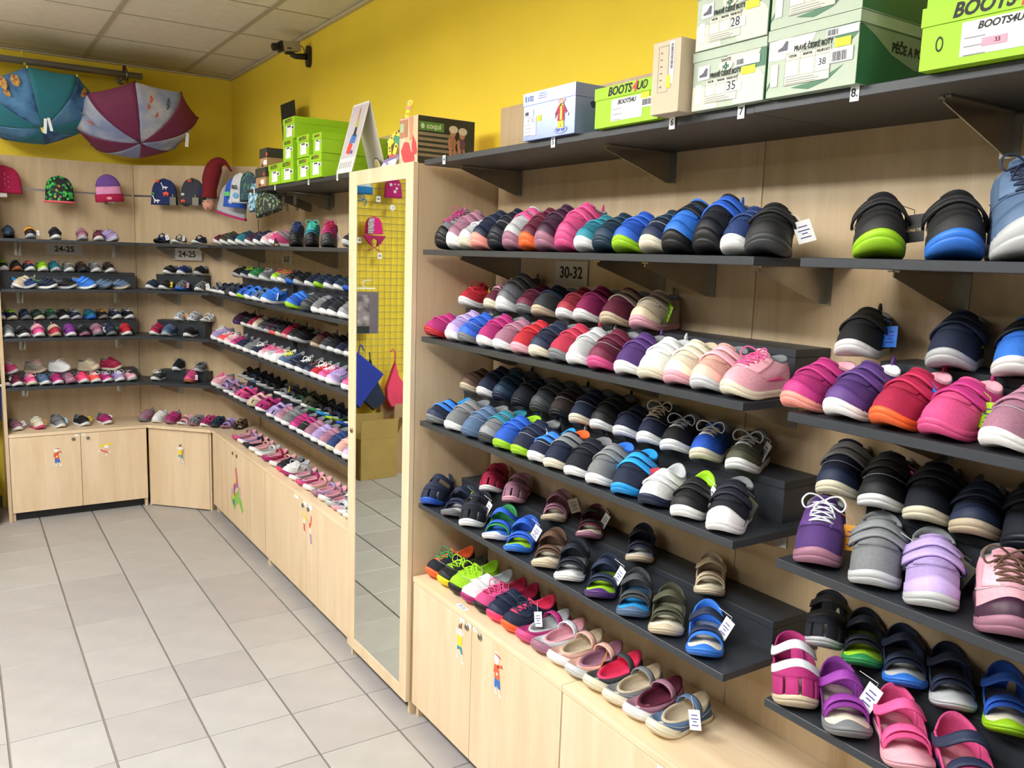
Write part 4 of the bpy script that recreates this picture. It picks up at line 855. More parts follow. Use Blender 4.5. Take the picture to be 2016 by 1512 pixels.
# white and green boxes
CARD=mat('sage_card','a9b8a4',.45,var=.03); CREAMC=mat('cream_card','ddd9c4',.45,var=.02); DG=mat('dark_green_print','2f6b4a',.45,var=.02); PALEW=mat('pale_card','d7dcd2',.4,var=.02)
def disc(cx,cz,rx,rz,a0=0,a1=360,n=22): return [(cx+rx*math.cos(math.radians(a0+(a1-a0)*i/n)),cz+rz*math.sin(math.radians(a0+(a1-a0)*i/n))) for i in range(n+1)]
def clip(pts,x0,z0,x1,z1): return [(min(max(x,x0),x1),min(max(z,z0),z1)) for x,z in pts]
def sante_box(label,xf,y1,y0,z0,z1,depth,size,style,extra=True):
    t,o,b,zl=box_thing(label,xf,y1,y0,z0,z1,depth,CARD if style!=2 else CARD,CARD,.16)
    w=y1-y0; h=z1-z0; yc=(y0+y1)/2; mw=face_negx(xf+.0018,yc,0); W2=w/2-.003; top=z1-.003
    def pr(pts,m,off): obj('printed_shape',G().prism(clip(pts,-W2,z0+.001,W2,zl-.0005),off,off+.0002,mw),m,t)
    if style==1:
        pr([(-W2*.1,zl),(W2,zl),(W2,z0+h*.55),(W2*.6,z0+h*.55)],DG,.0003); pr(disc(-w*.42,z0,w*.30,h*.42,0,180),CREAMC,.0004); pr(disc(w*.30,z0+h*.18,w*.22,h*.38),CREAMC,.0005); pr(disc(w*.2,zl,w*.22,h*.18,180,360),CREAMC,.0005)
    else:
        pr([(-W2,z0+h*.15),(-w*.38,z0+h*.42),(-w*.36,z0+h*.40),(-W2,z0+h*.10)],DG,.0004); pr([(-w*.2,z0+h*.10),(0,z0+h*.04),(w*.2,z0+h*.12),(w*.36,z0+h*.30),(w*.2,z0+h*.20),(0,z0+h*.13)],DG,.0004); pr([(w*.22,zl),(w*.46,zl),(W2,z0+h*.7),(w*.3,z0+h*.45)],DG,.0004); pr(disc(-w*.36,zl,w*.4,h*.3,180,360),PALEW,.0003)
    # table label
    x0,x1,za,zb_=-w*.30,w*.14,z0+h*.10,z0+h*.50
    if style==2: x0,x1,za,zb_=-w*.28,w*.22,z0+h*.14,z0+h*.60
    flat(t,mw,x0,za,x1,zb_,CREAMC,off=.0009); g=G(); e=.0006
    for a_,c_,d_,f_ in ((x0,za,x1,za+e),(x0,zb_-e,x1,zb_),(x0,za,x0+e,zb_),(x1-e,za,x1,zb_),(x0,za+h*.12,x1,za+h*.12+e),(x0,zb_-h*.10,x1,zb_-h*.10+e),(x0+(x1-x0)/3,za+h*.12,x0+(x1-x0)/3+e,zb_),(x0+(x1-x0)*2/3,za+h*.12,x0+(x1-x0)*2/3+e,zb_)): g.box((a_,c_,.0013),(d_,f_,.0015),mw)
    obj('table_lines',g,INKG,t)
    q=(x1-x0)/3
    for i,sx in enumerate(('VZOR','BARVA','VELIKOST')): text(sx,.0062*w/.19,BLACKINK,t,mw@Matrix.Translation((x0+q*(i+.5),zb_-h*.045,.0016)),bold=.00015)
    flat(t,mw,x0+q*2+.002,za+h*.13,x1+(.012 if style==1 else -.002),zb_-h*.12,WHITE,off=.0016); flat(t,mw,x0+.003,za+h*.13,x0+q-.003,zb_-h*.16,WHITE,off=.0016); flat(t,mw,x0+q+.003,za+h*.14,x0+2*q-.003,zb_-h*.12,WHITE,off=.0016)
    text(size,(.024 if style==1 else .016)*w/.19,BLACKINK,t,mw@Matrix.Translation((x0+q*2.5,(za+zb_)/2+h*.02,.0022)))
    lines(t,mw,x0+.004,za+h*.08,(x1-x0)*.9,3,h*.033,off=.0013)
    text('PRAVÉ ČESKÉ BOTY',.0125*w/.19,BLACKINK,t,mw@Matrix.Translation(((x0+x1)/2+.010,zb_+h*.055,.0012)),bold=.0003,xs=.72)
    # little shoe picture
    sx0,sz0=x0-.018*w/.19,zb_+h*.06; flat(t,mw,sx0-.004,sz0-.006,sx0+.028,sz0+.022,WHITE,off=.0008)
    obj('printed_shoe',G().prism([(sx0,sz0),(sx0+.022,sz0),(sx0+.023,sz0+.016),(sx0+.017,sz0+.017),(sx0+.010,sz0+.008),(sx0,sz0+.004)],.0013,.0015,mw),mat('slate_print','4c4d5c',.5,var=0),t)
    flat(t,mw,-w*.44,za+.002,-w*.36,za+h*.34,WHITE,off=.0010)
    if style==1:
        cx,cz=x0+(x1-x0)*.62,zb_+h*.20
        obj('oval_badge',G().prism(disc(cx,cz,.019,h*.115),.0010,.0012,mw),CREAMC,t); g=G(); 
        g.box((cx-.003,cz-.013,.0014),(cx+.003,cz+.004,.0016),mw).box((cx-.0085,cz-.0075,.0014),(cx+.0085,cz-.0015,.0016),mw); obj('cross_mark',g,DG,t)
        g=G(); g.box((cx-.0012,cz-.0062,.0018),(cx+.0012,cz-.0028,.0019),mw); obj('cross_mark',g,WHITE,t)
        text('SANTE',.0085,BLACKINK,t,mw@Matrix.Translation((cx,cz+.0085,.0014)),bold=.0002)
        flat(t,mw,w*.10,cz-.010,w*.42,cz+.006,WHITE,off=.0015); bars(t,mw,w*.12,cz-.007,.018,.010,off=.002); flat(t,mw,w*.19,zb_-.004,w*.37,zb_+h*.11-.002,YST,off=.0016)
    else:
        flat(t,mw,w*.16,zl-.016,w*.49,zl-.002,WHITE,off=.0015); bars(t,mw,w*.17,zl-.014,.022,.010,off=.002); flat(t,mw,w*.26,zl-.036,w*.42,zl-.021,YST,off=.0016)
        flat(t,mw,w*.22,z0+h*.34,w*.45,z0+h*.54,WHITE,off=.0016); bars(t,mw,w*.24,z0+h*.36,.030,h*.13,off=.0021)
    # side face facing the camera
    ms=Matrix(((1,0,0,xf+depth/2),(0,0,-1,y0+.0018),(0,1,0,0),(0,0,0,1)))
    obj('side_print',G().prism([(-depth/2+.003,z0+.002),(depth/2-.003,z0+.002),(depth/2-.003,zl-.002),(-depth/2+.003,zl-.002)],.0002,.0004,ms),DG,t)
    obj('side_print',G().prism([(-depth*.46,zl-.003),(depth/2-.003,zl-.003),(depth/2-.003,z0+h*.42),(depth*.05,z0+h*.36),(-depth*.18,z0+h*.50),(-depth*.36,z0+h*.72)],.0006,.0008,ms),mat('sage_card_side','8d9a84',.45),t)
    text('PÉČE A POHODLÍ',.022,BLACKINK,t,ms@Matrix.Translation((.02,z0+h*.60,.001)),bold=.0007,xs=.9)
    done(o,b); return t
sante_box('white-green shoe box labelled 35, bottom of the left white-green pile',1.328,1.357,1.161,ZE,2.153,.30,'35',1)
sante_box('white-green shoe box labelled 28, stacked on the box labelled 35',1.322,1.350,1.157,2.1535,2.275,.30,'28',1)
sante_box('larger white-green shoe box labelled 38 with its lid flap bulging open',1.325,1.156,.957,ZE,2.158,.31,'38',2)
sante_box('white-green shoe box on top of the box labelled 38, cut by picture edge',1.322,1.154,.954,2.1585,2.285,.31,'37',2)
t,o,b,mb,k=lime_box('large lime green shoe box with pink mark on its label, right edge',1.322,.842,.600,ZE,2.131,.32,1.05)
flat(t,mb,-.020,ZE+.022,.018,ZE+.034,mat('pink_marker','f09ab0',.6,var=0),off=.0016); text('33',.009,BLACKINK,t,mb@Matrix.Translation((.004,ZE+.028,.0024))); text('O',.034,BLACKINK,t,mb@Matrix.Translation((-.088,ZE+.036,.0006)),name='handwriting',xs=.5); done(o,b)
t,o,b,mb,k=lime_box('lime green shoe box stacked on top at the right edge, mostly cut off',1.325,.840,.60,2.1315,2.25,.32,1.0); done(o,b)
# ================================================================ far shelf: boxes left of the mirror
OLV=mat('dark_olive_card','3c3a32',.55,var=.03); KRAFT=mat('kraft_card','b08c62',.6,var=.04)
def dark_box(label,y1,y0,z0,z1):
    t,o,b,zl=box_thing(label,1.336,y1,y0,z0,z1,.29,KRAFT,OLV,.50); mb=face_negx(1.3382,(y0+y1)/2,0)
    flat(t,mb,.0,z0+.012,.055,z0+.034,WHITE); bars(t,mb,-.03,z0+.004,.03,.012); ml=face_negx(1.3357,(y0+y1)/2,0)
    obj('round_sticker',G().prism(disc(.06,zl+.014,.012,.010),0,.0004,ml),mat('orange_sticker','e6552c',.5,var=0),t); done(o,b)
dark_box('dark olive shoe box with kraft base, bottom of the pair above the hats',4.495,4.322,ZE,2.127)
dark_box('dark olive shoe box with kraft base, upper of the pair above the hats',4.420,4.300,2.1275,2.220)
LB=[('lime shoe box, bottom row, leftmost, pushed against the olive boxes',4.282,4.105,ZE,2.131),('lime shoe box, bottom row, second from the olive boxes',4.100,3.912,ZE,2.131),
('lime shoe box, bottom row, third from the olive boxes',3.860,3.708,ZE,2.127),('lime shoe box, bottom row, nearest the calendar stand',3.702,3.552,ZE,2.134),
('lime shoe box, middle row, leftmost under the top one',4.056,3.911,2.1315,2.2265),('lime shoe box, middle row, between two others',3.856,3.699,2.1315,2.2265),
('lime shoe box, middle row, nearest the calendar stand',3.653,3.546,2.1345,2.219),('single lime shoe box crowning the lime pile',4.050,3.886,2.227,2.324)]
for i,(lb,a,c_,z0,z1) in enumerate(LB):
    t,o,b,mb,k=lime_box(lb,1.338-.002*(i>3),a,c_,z0+.0002*(i>3),z1,.31,1.15,group='lime boxes left of the mirror',full=False); done(o,b)
# leaning dark poster
t=thing('poster','dark leaning poster board with a faint face behind the lime boxes','poster',(1.60,4.78,ZE))
mp=Matrix.Translation((1.645,4.80,ZE))@Matrix.Rotation(math.radians(-4),4,'Y')@Matrix(((0,0,-1,0),(-1,0,0,0),(0,1,0,0),(0,0,0,1)))
mp=Matrix.Translation(-Vector(t.location))@mp
obj('board',G().box((-.115,0,-.002),(.115,.50,.002),mp),mat('poster_black','20211e',.5,var=.2,scale=8),t)
obj('printed_face',G().prism(disc(-.02,.33,.020,.032),.0022,.0024,mp),mat('print_skin_dim','8a6a54',.6,var=.1),t)
# calendar stand
t=thing('calendar_stand','tall white tent calendar showing a child with toys, beside the mirror top','calendar',(1.38,3.30,ZE)); o=Vector(t.location); b=len(C.objects)
CW=mat('calendar_card','e4e2de',.5,var=.01)
mf=Matrix.Translation((1.345,3.318,ZE))@Matrix.Rotation(math.radians(15),4,'Y')@Matrix(((0,0,-1,0),(-1,0,0,0),(0,1,0,0),(0,0,0,1)))
obj('front_panel',G().box((-.080,0,-.0015),(.080,.292,.0015),mf),CW,t)
mr=Matrix.Translation((1.497,3.318,ZE))@Matrix.Rotation(math.radians(-15),4,'Y')@Matrix(((0,0,-1,0),(-1,0,0,0),(0,1,0,0),(0,0,0,1)))
obj('rear_panel',G().box((-.080,0,-.0015),(.080,.292,.0015),mr),CW,t)
flat(t,mf,-.073,.062,.073,.283,mat('calendar_photo_grey','c3bcc2',.5,var=.04),off=.0016)
g_=[([(-.03,.085),(.012,.075),(.022,.115),(-.02,.135)],'d8493a'),([(-.02,.125),(.035,.12),(.045,.155),(-.01,.16)],'3f76b8'),([(.0,.155),(.03,.15),(.024,.195),(.006,.195)],'2c2a30'),([(.004,.19),(.030,.188),(.028,.222),(.010,.222)],'b9cc3c'),([(.004,.20),(.012,.20),(.022,.265),(.012,.272),(.004,.255)],'d0907a'),([(.020,.078),(.04,.076),(.04,.09),(.024,.092)],'3f5fb0')]
for k,(pts,h) in enumerate(g_): obj('printed_shape',G().prism(pts,.0022+.0003*k,.0024+.0003*k,mf),mat('print_'+h,h,.5,var=0),t)
g=G()
for k in range(6): g.box((-.066+.022*k,.020,.0017),(-.052+.022*k,.046,.0019),mf)
obj('month_grid',g,mat('calendar_grid','a9abae',.6,var=.1,scale=200),t)
# round yellow emblem on the inner face of the rear panel
mi=Matrix.Translation((1.480,3.262,ZE))@Matrix.Rotation(math.radians(-15),4,'Y')@Matrix(((0,0,-1,0),(-1,0,0,0),(0,1,0,0),(0,0,0,1)))
obj('round_badge',G().prism(disc(0,.035,.034,.034),.004,.0045,mi),HOLE,t); obj('round_badge',G().prism(disc(0,.035,.030,.030),.0046,.005,mi),CREAMC,t); obj('round_badge',G().prism([(-.008,.012),(.014,.012),(.010,.03),(.004,.055),(-.008,.055),(-.012,.046),(-.001,.040)],.0052,.0056,mi),mat('badge_yellow','eed227',.5,var=0),t)
done(o,b)
# photo carton on the mirror cabinet
ZM2=2.0275
t=thing('display_carton','photo-printed carton with red clogs and a COQUI logo, on the mirror cabinet','box',(1.46,2.80,ZM2)); o=Vector(t.location); b=len(C.objects)
obj('box_body',G().cbox((1.372,2.718,ZM2),(1.60,2.862,2.196),.001),mat('peach_print','e2bd98',.45,var=.03),t)
mw=face_negx(1.3718,2.79,0)
RC_=mat('clog_red','d2434c',.45,var=.05)
flat(t,mw,-.070,ZM2+.10,-.005,ZM2+.162,mat('carton_brown','b07c5c',.5),off=.0003); flat(t,mw,-.066,ZM2+.12,-.036,ZM2+.15,mat('pale_green_print','a8bd94',.5),off=.0008); flat(t,mw,-.066,ZM2+.03,-.02,ZM2+.098,mat('pale_peach_print','ecc6aa',.5,var=.08,scale=300),off=.0004)
obj('printed_leg',G().prism([(.004,ZM2+.166),(.036,ZM2+.166),(.032,ZM2+.09),(.012,ZM2+.085)],.0005,.0007,mw),mat('print_skin','c98f6c',.6),t)
obj('printed_clog',G().prism([(.036,ZM2+.105),(.044,ZM2+.095),(.062,ZM2+.075),(.070,ZM2+.04),(.050,ZM2+.035),(.030,ZM2+.05),(.028,ZM2+.07)],.0008,.0010,mw),RC_,t)
obj('printed_clog',G().prism([(-.058,ZM2+.055),(-.03,ZM2+.085),(.004,ZM2+.080),(.020,ZM2+.05),(.044,ZM2+.040),(.050,ZM2+.018),(.030,ZM2+.003),(-.01,ZM2+.004),(-.04,ZM2+.022)],.0011,.0013,mw),RC_,t)
ms=Matrix(((1,0,0,1.486),(0,0,-1,2.7178),(0,1,0,0),(0,0,0,1)))
flat(t,ms,-.113,ZM2+.001,.113,ZM2+.167,mat('garden_photo','2e3022',.5,var=.5,scale=14),off=.0002)
g=G()
for k in range(5): g.box((-.112,ZM2+.03+.018*k,.0007),(.02+.04*(k%2),ZM2+.040+.018*k,.0009),ms)
obj('printed_bench',g,mat('print_bench','8f7e62',.6,var=.1),t)
flat(t,ms,-.110,ZM2+.118,-.012,ZM2+.148,mat('leaf_green_print','5d8c38',.5,var=.02),off=.0010); text('coqui',.026,mat('pale_lettering','cfe0b0',.5,var=0),t,ms@Matrix.Translation((-.052,ZM2+.134,.0016)),bold=.0006); obj('flower_mark',G().prism(disc(-.096,ZM2+.133,.007,.009),.0016,.0018,ms),mat('pale_lettering','cfe0b0'),t)
for cx,hh,dr in ((.022,0,'a9714e'),(.060,-.004,'6a4650')):
    E=lambda x,z,rx,rz,h,off: obj('printed_child',G().prism(disc(cx+x,ZM2+z+hh,rx,rz),off,off+.0002,ms),mat('print_'+h,h,.6,var=.05),t)
    E(.004,.132,.018,.013,'d8cbb2',.0018); E(.002,.118,.012,.013,'b98260',.0016); E(0,.086,.016,.024,dr,.0013); E(-.006,.044,.006,.030,'b98260',.0014); E(.010,.042,.006,.030,'b98260',.0015); E(-.012,.082,.005,.022,'b98260',.0019)
done(o,b)
# yellow spotted cardboard display animal on a skateboard
t=thing('display_cutout','flat yellow spotted cardboard giraffe riding a purple skateboard, on the mirror cabinet','display',(1.45,3.0,ZM2)); o=Vector(t.location); b=len(C.objects)
mc=Matrix.Translation((1.42,2.995,ZM2))@Matrix.Rotation(math.radians(32),4,'Z')@Matrix.Rotation(math.radians(6),4,'Y')@Matrix(((0,0,-1,0),(-1,0,0,0),(0,1,0,0),(0,0,0,1)))
def cut(pts,h,off,nm='printed_shape',th=.0004): obj(nm,G().prism(pts,off,off+th,mc),mat('cut_'+h,h,.5,var=0),t)
def thick(pts,w_): 
    P=[Vector(p) for p in pts]; L=[];R=[]
    for i,p in enumerate(P):
        d=(P[min(i+1,len(P)-1)]-P[max(i-1,0)]).normalized(); n=Vector((-d.y,d.x))*(w_[i]/2 if hasattr(w_,'__len__') else w_/2); L.append((p+n)[:]); R.append((p-n)[:])
    return L+R[::-1]
Yc='efd824'; body=[thick([(-.01,.118),(.012,.150),(.028,.178),(.036,.215)],[.030,.034,.026,.016]),thick([(.036,.208),(.040,.236),(.052,.262)],[.016,.022,.018]),thick([(.014,.165),(-.018,.135),(-.044,.105)],.011),thick([(.034,.180),(.056,.176),(.064,.150)],.012),thick([(-.012,.122),(-.034,.098),(-.030,.060)],.015),thick([(.004,.120),(-.004,.094),(-.012,.062)],.015)]
for k,pp in enumerate(body): obj('cardboard',G().prism(pp,-.0015-.0002*k,.0005,mc),mat('cut_'+Yc,Yc,.5,var=0),t)
cut(thick([(-.016,.126),(.006,.112),(.020,.126)],[.020,.034,.020]),'2f8a5c',.0008)
for x,z,r_ in ((.012,.160,.006),(.026,.176,.006),(.004,.148,.005),(-.006,.142,.004),(-.026,.124,.004),(.024,.196,.004),(.058,.168,.005),(-.032,.086,.005),(-.004,.092,.005),(-.030,.074,.004),(.064,.152,.004),(-.046,.104,.006)): cut(disc(x,z,r_*.7,r_),'2c2c30',.0014)
cut(disc(.040,.236,.012,.010),'e89a7c',.0012); cut(disc(.043,.250,.009,.011),Yc,.0013); cut(disc(.041,.254,.004,.006),'f4f4f0',.0018); cut(disc(.042,.253,.0015,.003),'1c1c20',.0022)
for x in (-.026,-.010): cut(disc(x,.056,.008,.006),'b8404c',.0012)
cut([(-.052,.030),(.020,.056),(.024,.064),(.016,.066),(-.040,.046),(-.056,.040)],'77619c',.0010)
for x,z in ((-.040,.030),(.006,.046)): cut(disc(x,z,.006,.007),'8f8ab0',.0016)
obj('base_card',G().prism([(-.078,0),(-.010,0),(.006,.050),(-.056,.030)],-.002,.0002,mc),mat('cut_white','eceef0',.5,var=0),t)
cut([(-.066,.012),(-.03,.018),(-.012,.014),(-.03,.012)],'3a3d48',.0006); cut([(-.062,.020),(-.02,.028),(-.022,.0265),(-.062,.0185)],'8a8fa0',.0006)
obj('foot_strut',G().box((-.040,0,-.075),(-.020,.001,-.002),mc),mat('cut_white','eceef0'),t)
done(o,b)
# ================================================================ numbered labels on the shelf edge
def edge_label(y,s,where,z=2.024,k=1):
    t=thing('shelf_number_label',('white label reading %s on the topmost shelf edge, %s'%(s,where)) if s else 'blank white label on the topmost shelf edge, '+where,'label',(1.348,y,z)); mw=Matrix.Translation(-Vector(t.location))@face_negx(1.3472,y,z)
    obj('paper',G().box((-.009*k,-.015,0),(.009*k,.013,.0004),mw),WHITE,t)
    if s: text(s,.020,BLACKINK,t,mw@Matrix.Translation((0,-.001,.0006)),bold=.0004)
for y,s,wh in ((4.555,'','below the olive boxes'),(4.208,'1','below the first lime box'),(3.735,'2','below the lime pile'),(3.395,'3','below the calendar'),(2.478,'4','just right of the photo carton'),(1.878,'5','below the silver-blue box'),(1.430,'6','below the upright beige box'),(1.232,'7','below the left white-green pile'),(.972,'8.','below the right white-green pile')): edge_label(y,s,wh)
# size signs
def sign(mw,s,w_,h_,label,sz,loc,rot=0):
    t=thing('size_sign',label,'sign',loc); m=Matrix.Translation(-Vector(loc))@mw
    obj('paper',G().box((-w_/2,-h_/2,0),(w_/2,h_/2,.0006),m),mat('sign_paper','cfc8be',.5,var=.01),t); text(s,sz,BLACKINK,t,m@Matrix.Translation((0,.0,.0008)),bold=.0012)
sign(face_negy(.608,YP-.003,1.678),'24-25',.208,.070,'printed paper size sign 24-25 on the back wall',.050,(.608,6.2,1.678))
sign(face_diag(1.305,5.905,1.670)@Matrix.Translation((0,0,.010)),'24-25',.215,.078,'printed paper size sign 24-25 in the diagonal corner',.055,(1.305,5.905,1.67))
sign(face_negx(XP-.002,5.00,1.664),'26-27',.19,.055,'printed paper size sign 26-27 left of the mirror',.045,(XP,5.0,1.664))
sign(face_negx(XP-.004,2.195,1.674),'30-32',.172,.076,'printed paper size sign 30-32 right of the mirror',.052,(XP,2.195,1.674))
# ================================================================ rail, umbrellas
t=thing('hanging_pipe','steel pipe under the ceiling holding two umbrellas','pipe',(.3,6.05,2.79)); o=Vector(t.location); b=len(C.objects)
obj('pipe',G().tube([(-1.2,6.05,2.782),(1.08,6.05,2.788)],.020,14),mat('galvanised_pipe','97959a',.35,metal=.25,var=.06,scale=12),t,smooth=True)
for x in (-.9,.985):
    obj('wall_holder',G().tube([(x,6.05,2.786),(x,YW,2.786)],.012,10).lathe([(.03,0),(.03,.008),(.012,.012)],14,Matrix.Translation((x,YW,2.786))@Matrix.Rotation(math.pi/2,4,'X')),STEEL,t,smooth=True)
obj('ring',G().tube([(.985,6.05+.034*math.cos(a),2.788+.034*math.sin(a)) for a in np.linspace(0,2*np.pi,14,endpoint=False)],.006,6,closed=True),STEEL,t,smooth=True)
done(o,b)
def umbrella(label,tip,handle,R_,rot,colA,colB,shaftc,tipc,strapc,group=None):
    tip=Vector(tip); handle=Vector(handle); a=(tip-handle).normalized(); t=thing('umbrella',label,'umbrella',tip); o=Vector(tip)
    up=Vector((0,0,1)); u=(up-a*up.dot(a)).normalized(); v=a.cross(u); D=R_*.46
    def pt(r,ang,extra=0): # r 0..1 from the hub
        depth=D*(1-math.cos(r*math.pi/2*.92))/(1-math.cos(math.pi/2*.92)); return -a*(depth-extra)+(u*math.cos(ang)+v*math.sin(ang))*R_*math.sin(r*math.pi/2*.92)/math.sin(math.pi/2*.92)
    n=8
    for k in range(n):
        a0=rot+2*math.pi*k/n; a1=rot+2*math.pi*(k+1)/n; out=[];inn=[]
        for i in range(9):
            f=i/8; ro=[];ri=[]
            for j in range(11):
                r=.015+.985*j/10; sag=1-.07*math.sin(f*math.pi)*r; p=pt(r,a0)*(1-f)+pt(r,a1)*f; ang=a0+(a1-a0)*f; q=pt(r*1.0,ang); m=p*.55+q*.45; m=m*(1) ; rad=m+a*m.dot(a)*-1; m=m-rad*(.06*math.sin(f*math.pi)*r**3)
                ro.append(tuple(m+a*.0006)); ri.append(tuple(m-a*.0006))
            out.append(ro); inn.append(ri)
        c_=(colA,colB)[k%2]; obj('canopy_panel',G().slab(out,inn),c_,t,smooth=True)
        obj('rib',G().tube([pt(r,a0,-.006) for r in (.05,.3,.55,.8,.98)],.0018,5),STEEL,t); obj('rib_tip',G().lathe([(.001,-.012),(.006,-.008),(.006,.002),(.001,.006)],8,Matrix.Translation(pt(1.01,a0))),tipc,t,smooth=True)
    obj('shaft',G().tube([tuple(a*.006),tuple(-a*(tip-handle).length)],.005,8),STEEL,t)
    obj('tip',G().tube([tuple(a*-.004),tuple(a*.03)],[.010,.006],10),tipc,t,smooth=True)
    h=handle-tip; hk=[h+a*.05,h,h-a*.03+Vector((0,.0,.012)),h-a*.03+Vector((0,.035,.02)),h+Vector((0,.062,.004)),h+Vector((0,.064,-.03))]
    obj('handle',G().tube(crvo(hk),.009,8),shaftc,t,smooth=True)
    return t,a,u,v,pt
def canvas(name,h,var=.05): return mat(name,h,.7,var=var,scale=20)
def printed(name,c1,c2,c3,sc):
    m=mat(name,c1,.7); nt=m.node_tree; N=nt.nodes; K=nt.links; b=N['Principled BSDF']; tc=N.new('ShaderNodeTexCoord'); n=N.new('ShaderNodeTexNoise'); n.inputs['Scale'].default_value=sc; n.inputs['Detail'].default_value=4
    K.new(tc.outputs['Object'],n.inputs['Vector']); r=N.new('ShaderNodeValToRGB'); r.color_ramp.interpolation='EASE'; e=r.color_ramp.elements; e[0].position=.38; e[0].color=(*lin(c3),1); e[1].position=.50; e[1].color=(*lin(c1),1); x=e.new(.68); x.color=(*lin(c2),1)
    K.new(n.outputs['Fac'],r.inputs['Fac']); K.new(r.outputs['Color'],b.inputs['Base Color']); return m
um=umbrella('teal blue child umbrella hanging open from the pipe, leftmost',(.482,5.82,2.381),(.42,6.055,2.80),.345,math.radians(-22.5),canvas('teal_canvas','2b7f92'),printed('blue_print_canvas','4d84b8','6ba0cc','2c4f86',7),mat('yellow_plastic','e8dc5a',.4),mat('yellow_plastic','e8dc5a'),None)
t,a,u,v,pt=um
g=[]
for (rr,an,sz) in ((.80,36,.028),(.82,48,.030),(.88,58,.024),(.76,-34,.024),(.80,-46,.028),(.86,-58,.026),(.66,50,.020)):
    p=pt(rr,math.radians(an),.004); w1=(p+a*p.dot(a)*-1).normalized(); w2=a.cross(w1); 
    e1=(pt(rr+.02,math.radians(an))-pt(rr-.02,math.radians(an))).normalized(); nn=e1.cross(w2).normalized(); nn=nn if nn.dot(a)>0 else -nn
    ring=[p+nn*.004+e1*sz*1.2*math.cos(q)+w2*sz*.8*math.sin(q) for q in np.linspace(0,2*np.pi,12,endpoint=False)]
    g.append(G().add([tuple(x) for x in ring]+[tuple(x-nn*.001) for x in ring],[tuple(range(12)),tuple(reversed(range(12,24)))]+[(i,(i+1)%12,12+(i+1)%12,12+i) for i in range(12)]))
TB=printed('tan_blotch','c99a52','dcae62','8a5a3c',60)
for q in g: obj('printed_blotch',q,TB,t)
g=G().tube(crvo([Vector((.0,-.035,.155)),Vector((.02,-.06,.11)),Vector((.025,-.075,.07)),Vector((.03,-.08,.045))]),.004,6); obj('closing_strap',g,mat('blue_strap','2f8fd0',.5),t)
mt=Matrix.Translation((.020,-.085,.045)); obj('hang_tag',G().box((-.016,-.001,-.085),(.0,.0,0),mt@Matrix.Rotation(.06,4,'Y')).box((.001,-.002,-.07),(.016,-.001,.004),mt@Matrix.Rotation(-.2,4,'Y')),WHITE,t)
um=umbrella('plum and pale blue child umbrella hanging open from the pipe, right one',(1.019,5.82,2.349),(.985,6.055,2.795),.372,math.radians(-29.5),printed('pale_sky_canvas','a9b4d2','cfd0d8','8d9cc6',6),canvas('plum_canvas','7d3058'),mat('plum_plastic','5a2740',.4),mat('plum_plastic','5a2740'),None)
t,a,u,v,pt=um; g=[]; g2=[]
for gg,lst in ((g,((.72,2,.016),(.60,4,.014),(.50,-8,.013),(.62,80,.015))),(g2,((.74,-16,.016),(.66,-18,.013),(.80,78,.014),(.72,-100,.014),(.60,-92,.012)))):
    for (rr,an,sz) in lst:
        p=pt(rr,math.radians(an),.004); e1=(pt(rr+.02,math.radians(an))-pt(rr-.02,math.radians(an))).normalized(); w2=a.cross((p-a*p.dot(a)).normalized()); nn=e1.cross(w2).normalized(); nn=nn if nn.dot(a)>0 else -nn
        ring=[p+nn*.004+e1*sz*1.5*math.cos(q)+w2*sz*.6*math.sin(q)*(1+.4*math.sin(3*q)) for q in np.linspace(0,2*np.pi,12,endpoint=False)]
        gg.append(G().add([tuple(x) for x in ring]+[tuple(x-nn*.001) for x in ring],[tuple(range(12)),tuple(reversed(range(12,24)))]+[(i,(i+1)%12,12+(i+1)%12,12+i) for i in range(12)]))
for q in g: obj('printed_blotch',q,mat('coral_blotch','c8705c',.6,var=.2),t)
for q in g2: obj('printed_blotch',q,mat('green_blotch','5b6a78',.6,var=.4,scale=80),t)
mt=Matrix.Translation((.275,-.03,.085)); obj('hang_tag',G().box((-.010,-.001,-.085),(.010,0,0),mt@Matrix.Rotation(.10,4,'Y')),WHITE,t)
# ================================================================ camera on the wall
t=thing('security_camera','beige security camera with black lens on a black wall bracket','camera',(XW,4.68,2.77)); o=Vector(t.location); b=len(C.objects); BK=mat('black_plastic','1e1f22',.45)
M=Matrix.Translation((XW-.0005,4.68,2.770))@Matrix.Rotation(-math.pi/2,4,'Y')
obj('wall_plate',G().prism([(.05*math.sin(q)*.5,(.045 if math.cos(q)>0 else -.045)*.55+.032*math.cos(q)) for q in np.linspace(0,2*np.pi,20,endpoint=False)],0,.02,Matrix(((0,0,-1,XW-.0005),(-1,0,0,4.68),(0,1,0,2.770),(0,0,0,1)))),BK,t)
obj('arm',G().tube([(XW-.02,4.68,2.768),(1.62,4.685,2.762),(1.592,4.69,2.768)],[.017,.015,.011],10),BK,t,smooth=True)
Mb=Matrix.Translation((1.590,4.69,2.808))@Matrix.Rotation(math.radians(-10),4,'Y')@Matrix.Rotation(math.radians(6),4,'Z')@Matrix.Scale(.86,4)
obj('housing',G().cbox((-.058,-.030,-.030),(.058,.030,.030),.003),mat('camera_beige','a39a84',.5),t).data.transform(Mb)
obj('front_bezel',G().cbox((-.075,-.031,-.031),(-.0585,.031,.031),.004).lathe([(.022,-.118),(.024,-.112),(.024,-.095),(.019,-.092),(.019,-.076)],16,Matrix(((0,0,1,0),(0,1,0,0),(-1,0,0,0),(0,0,0,1)))),BK,t).data.transform(Mb)
obj('side_label',G().box((-.035,-.0308,-.018),(-.005,-.0302,-.010)),BK,t).data.transform(Mb)
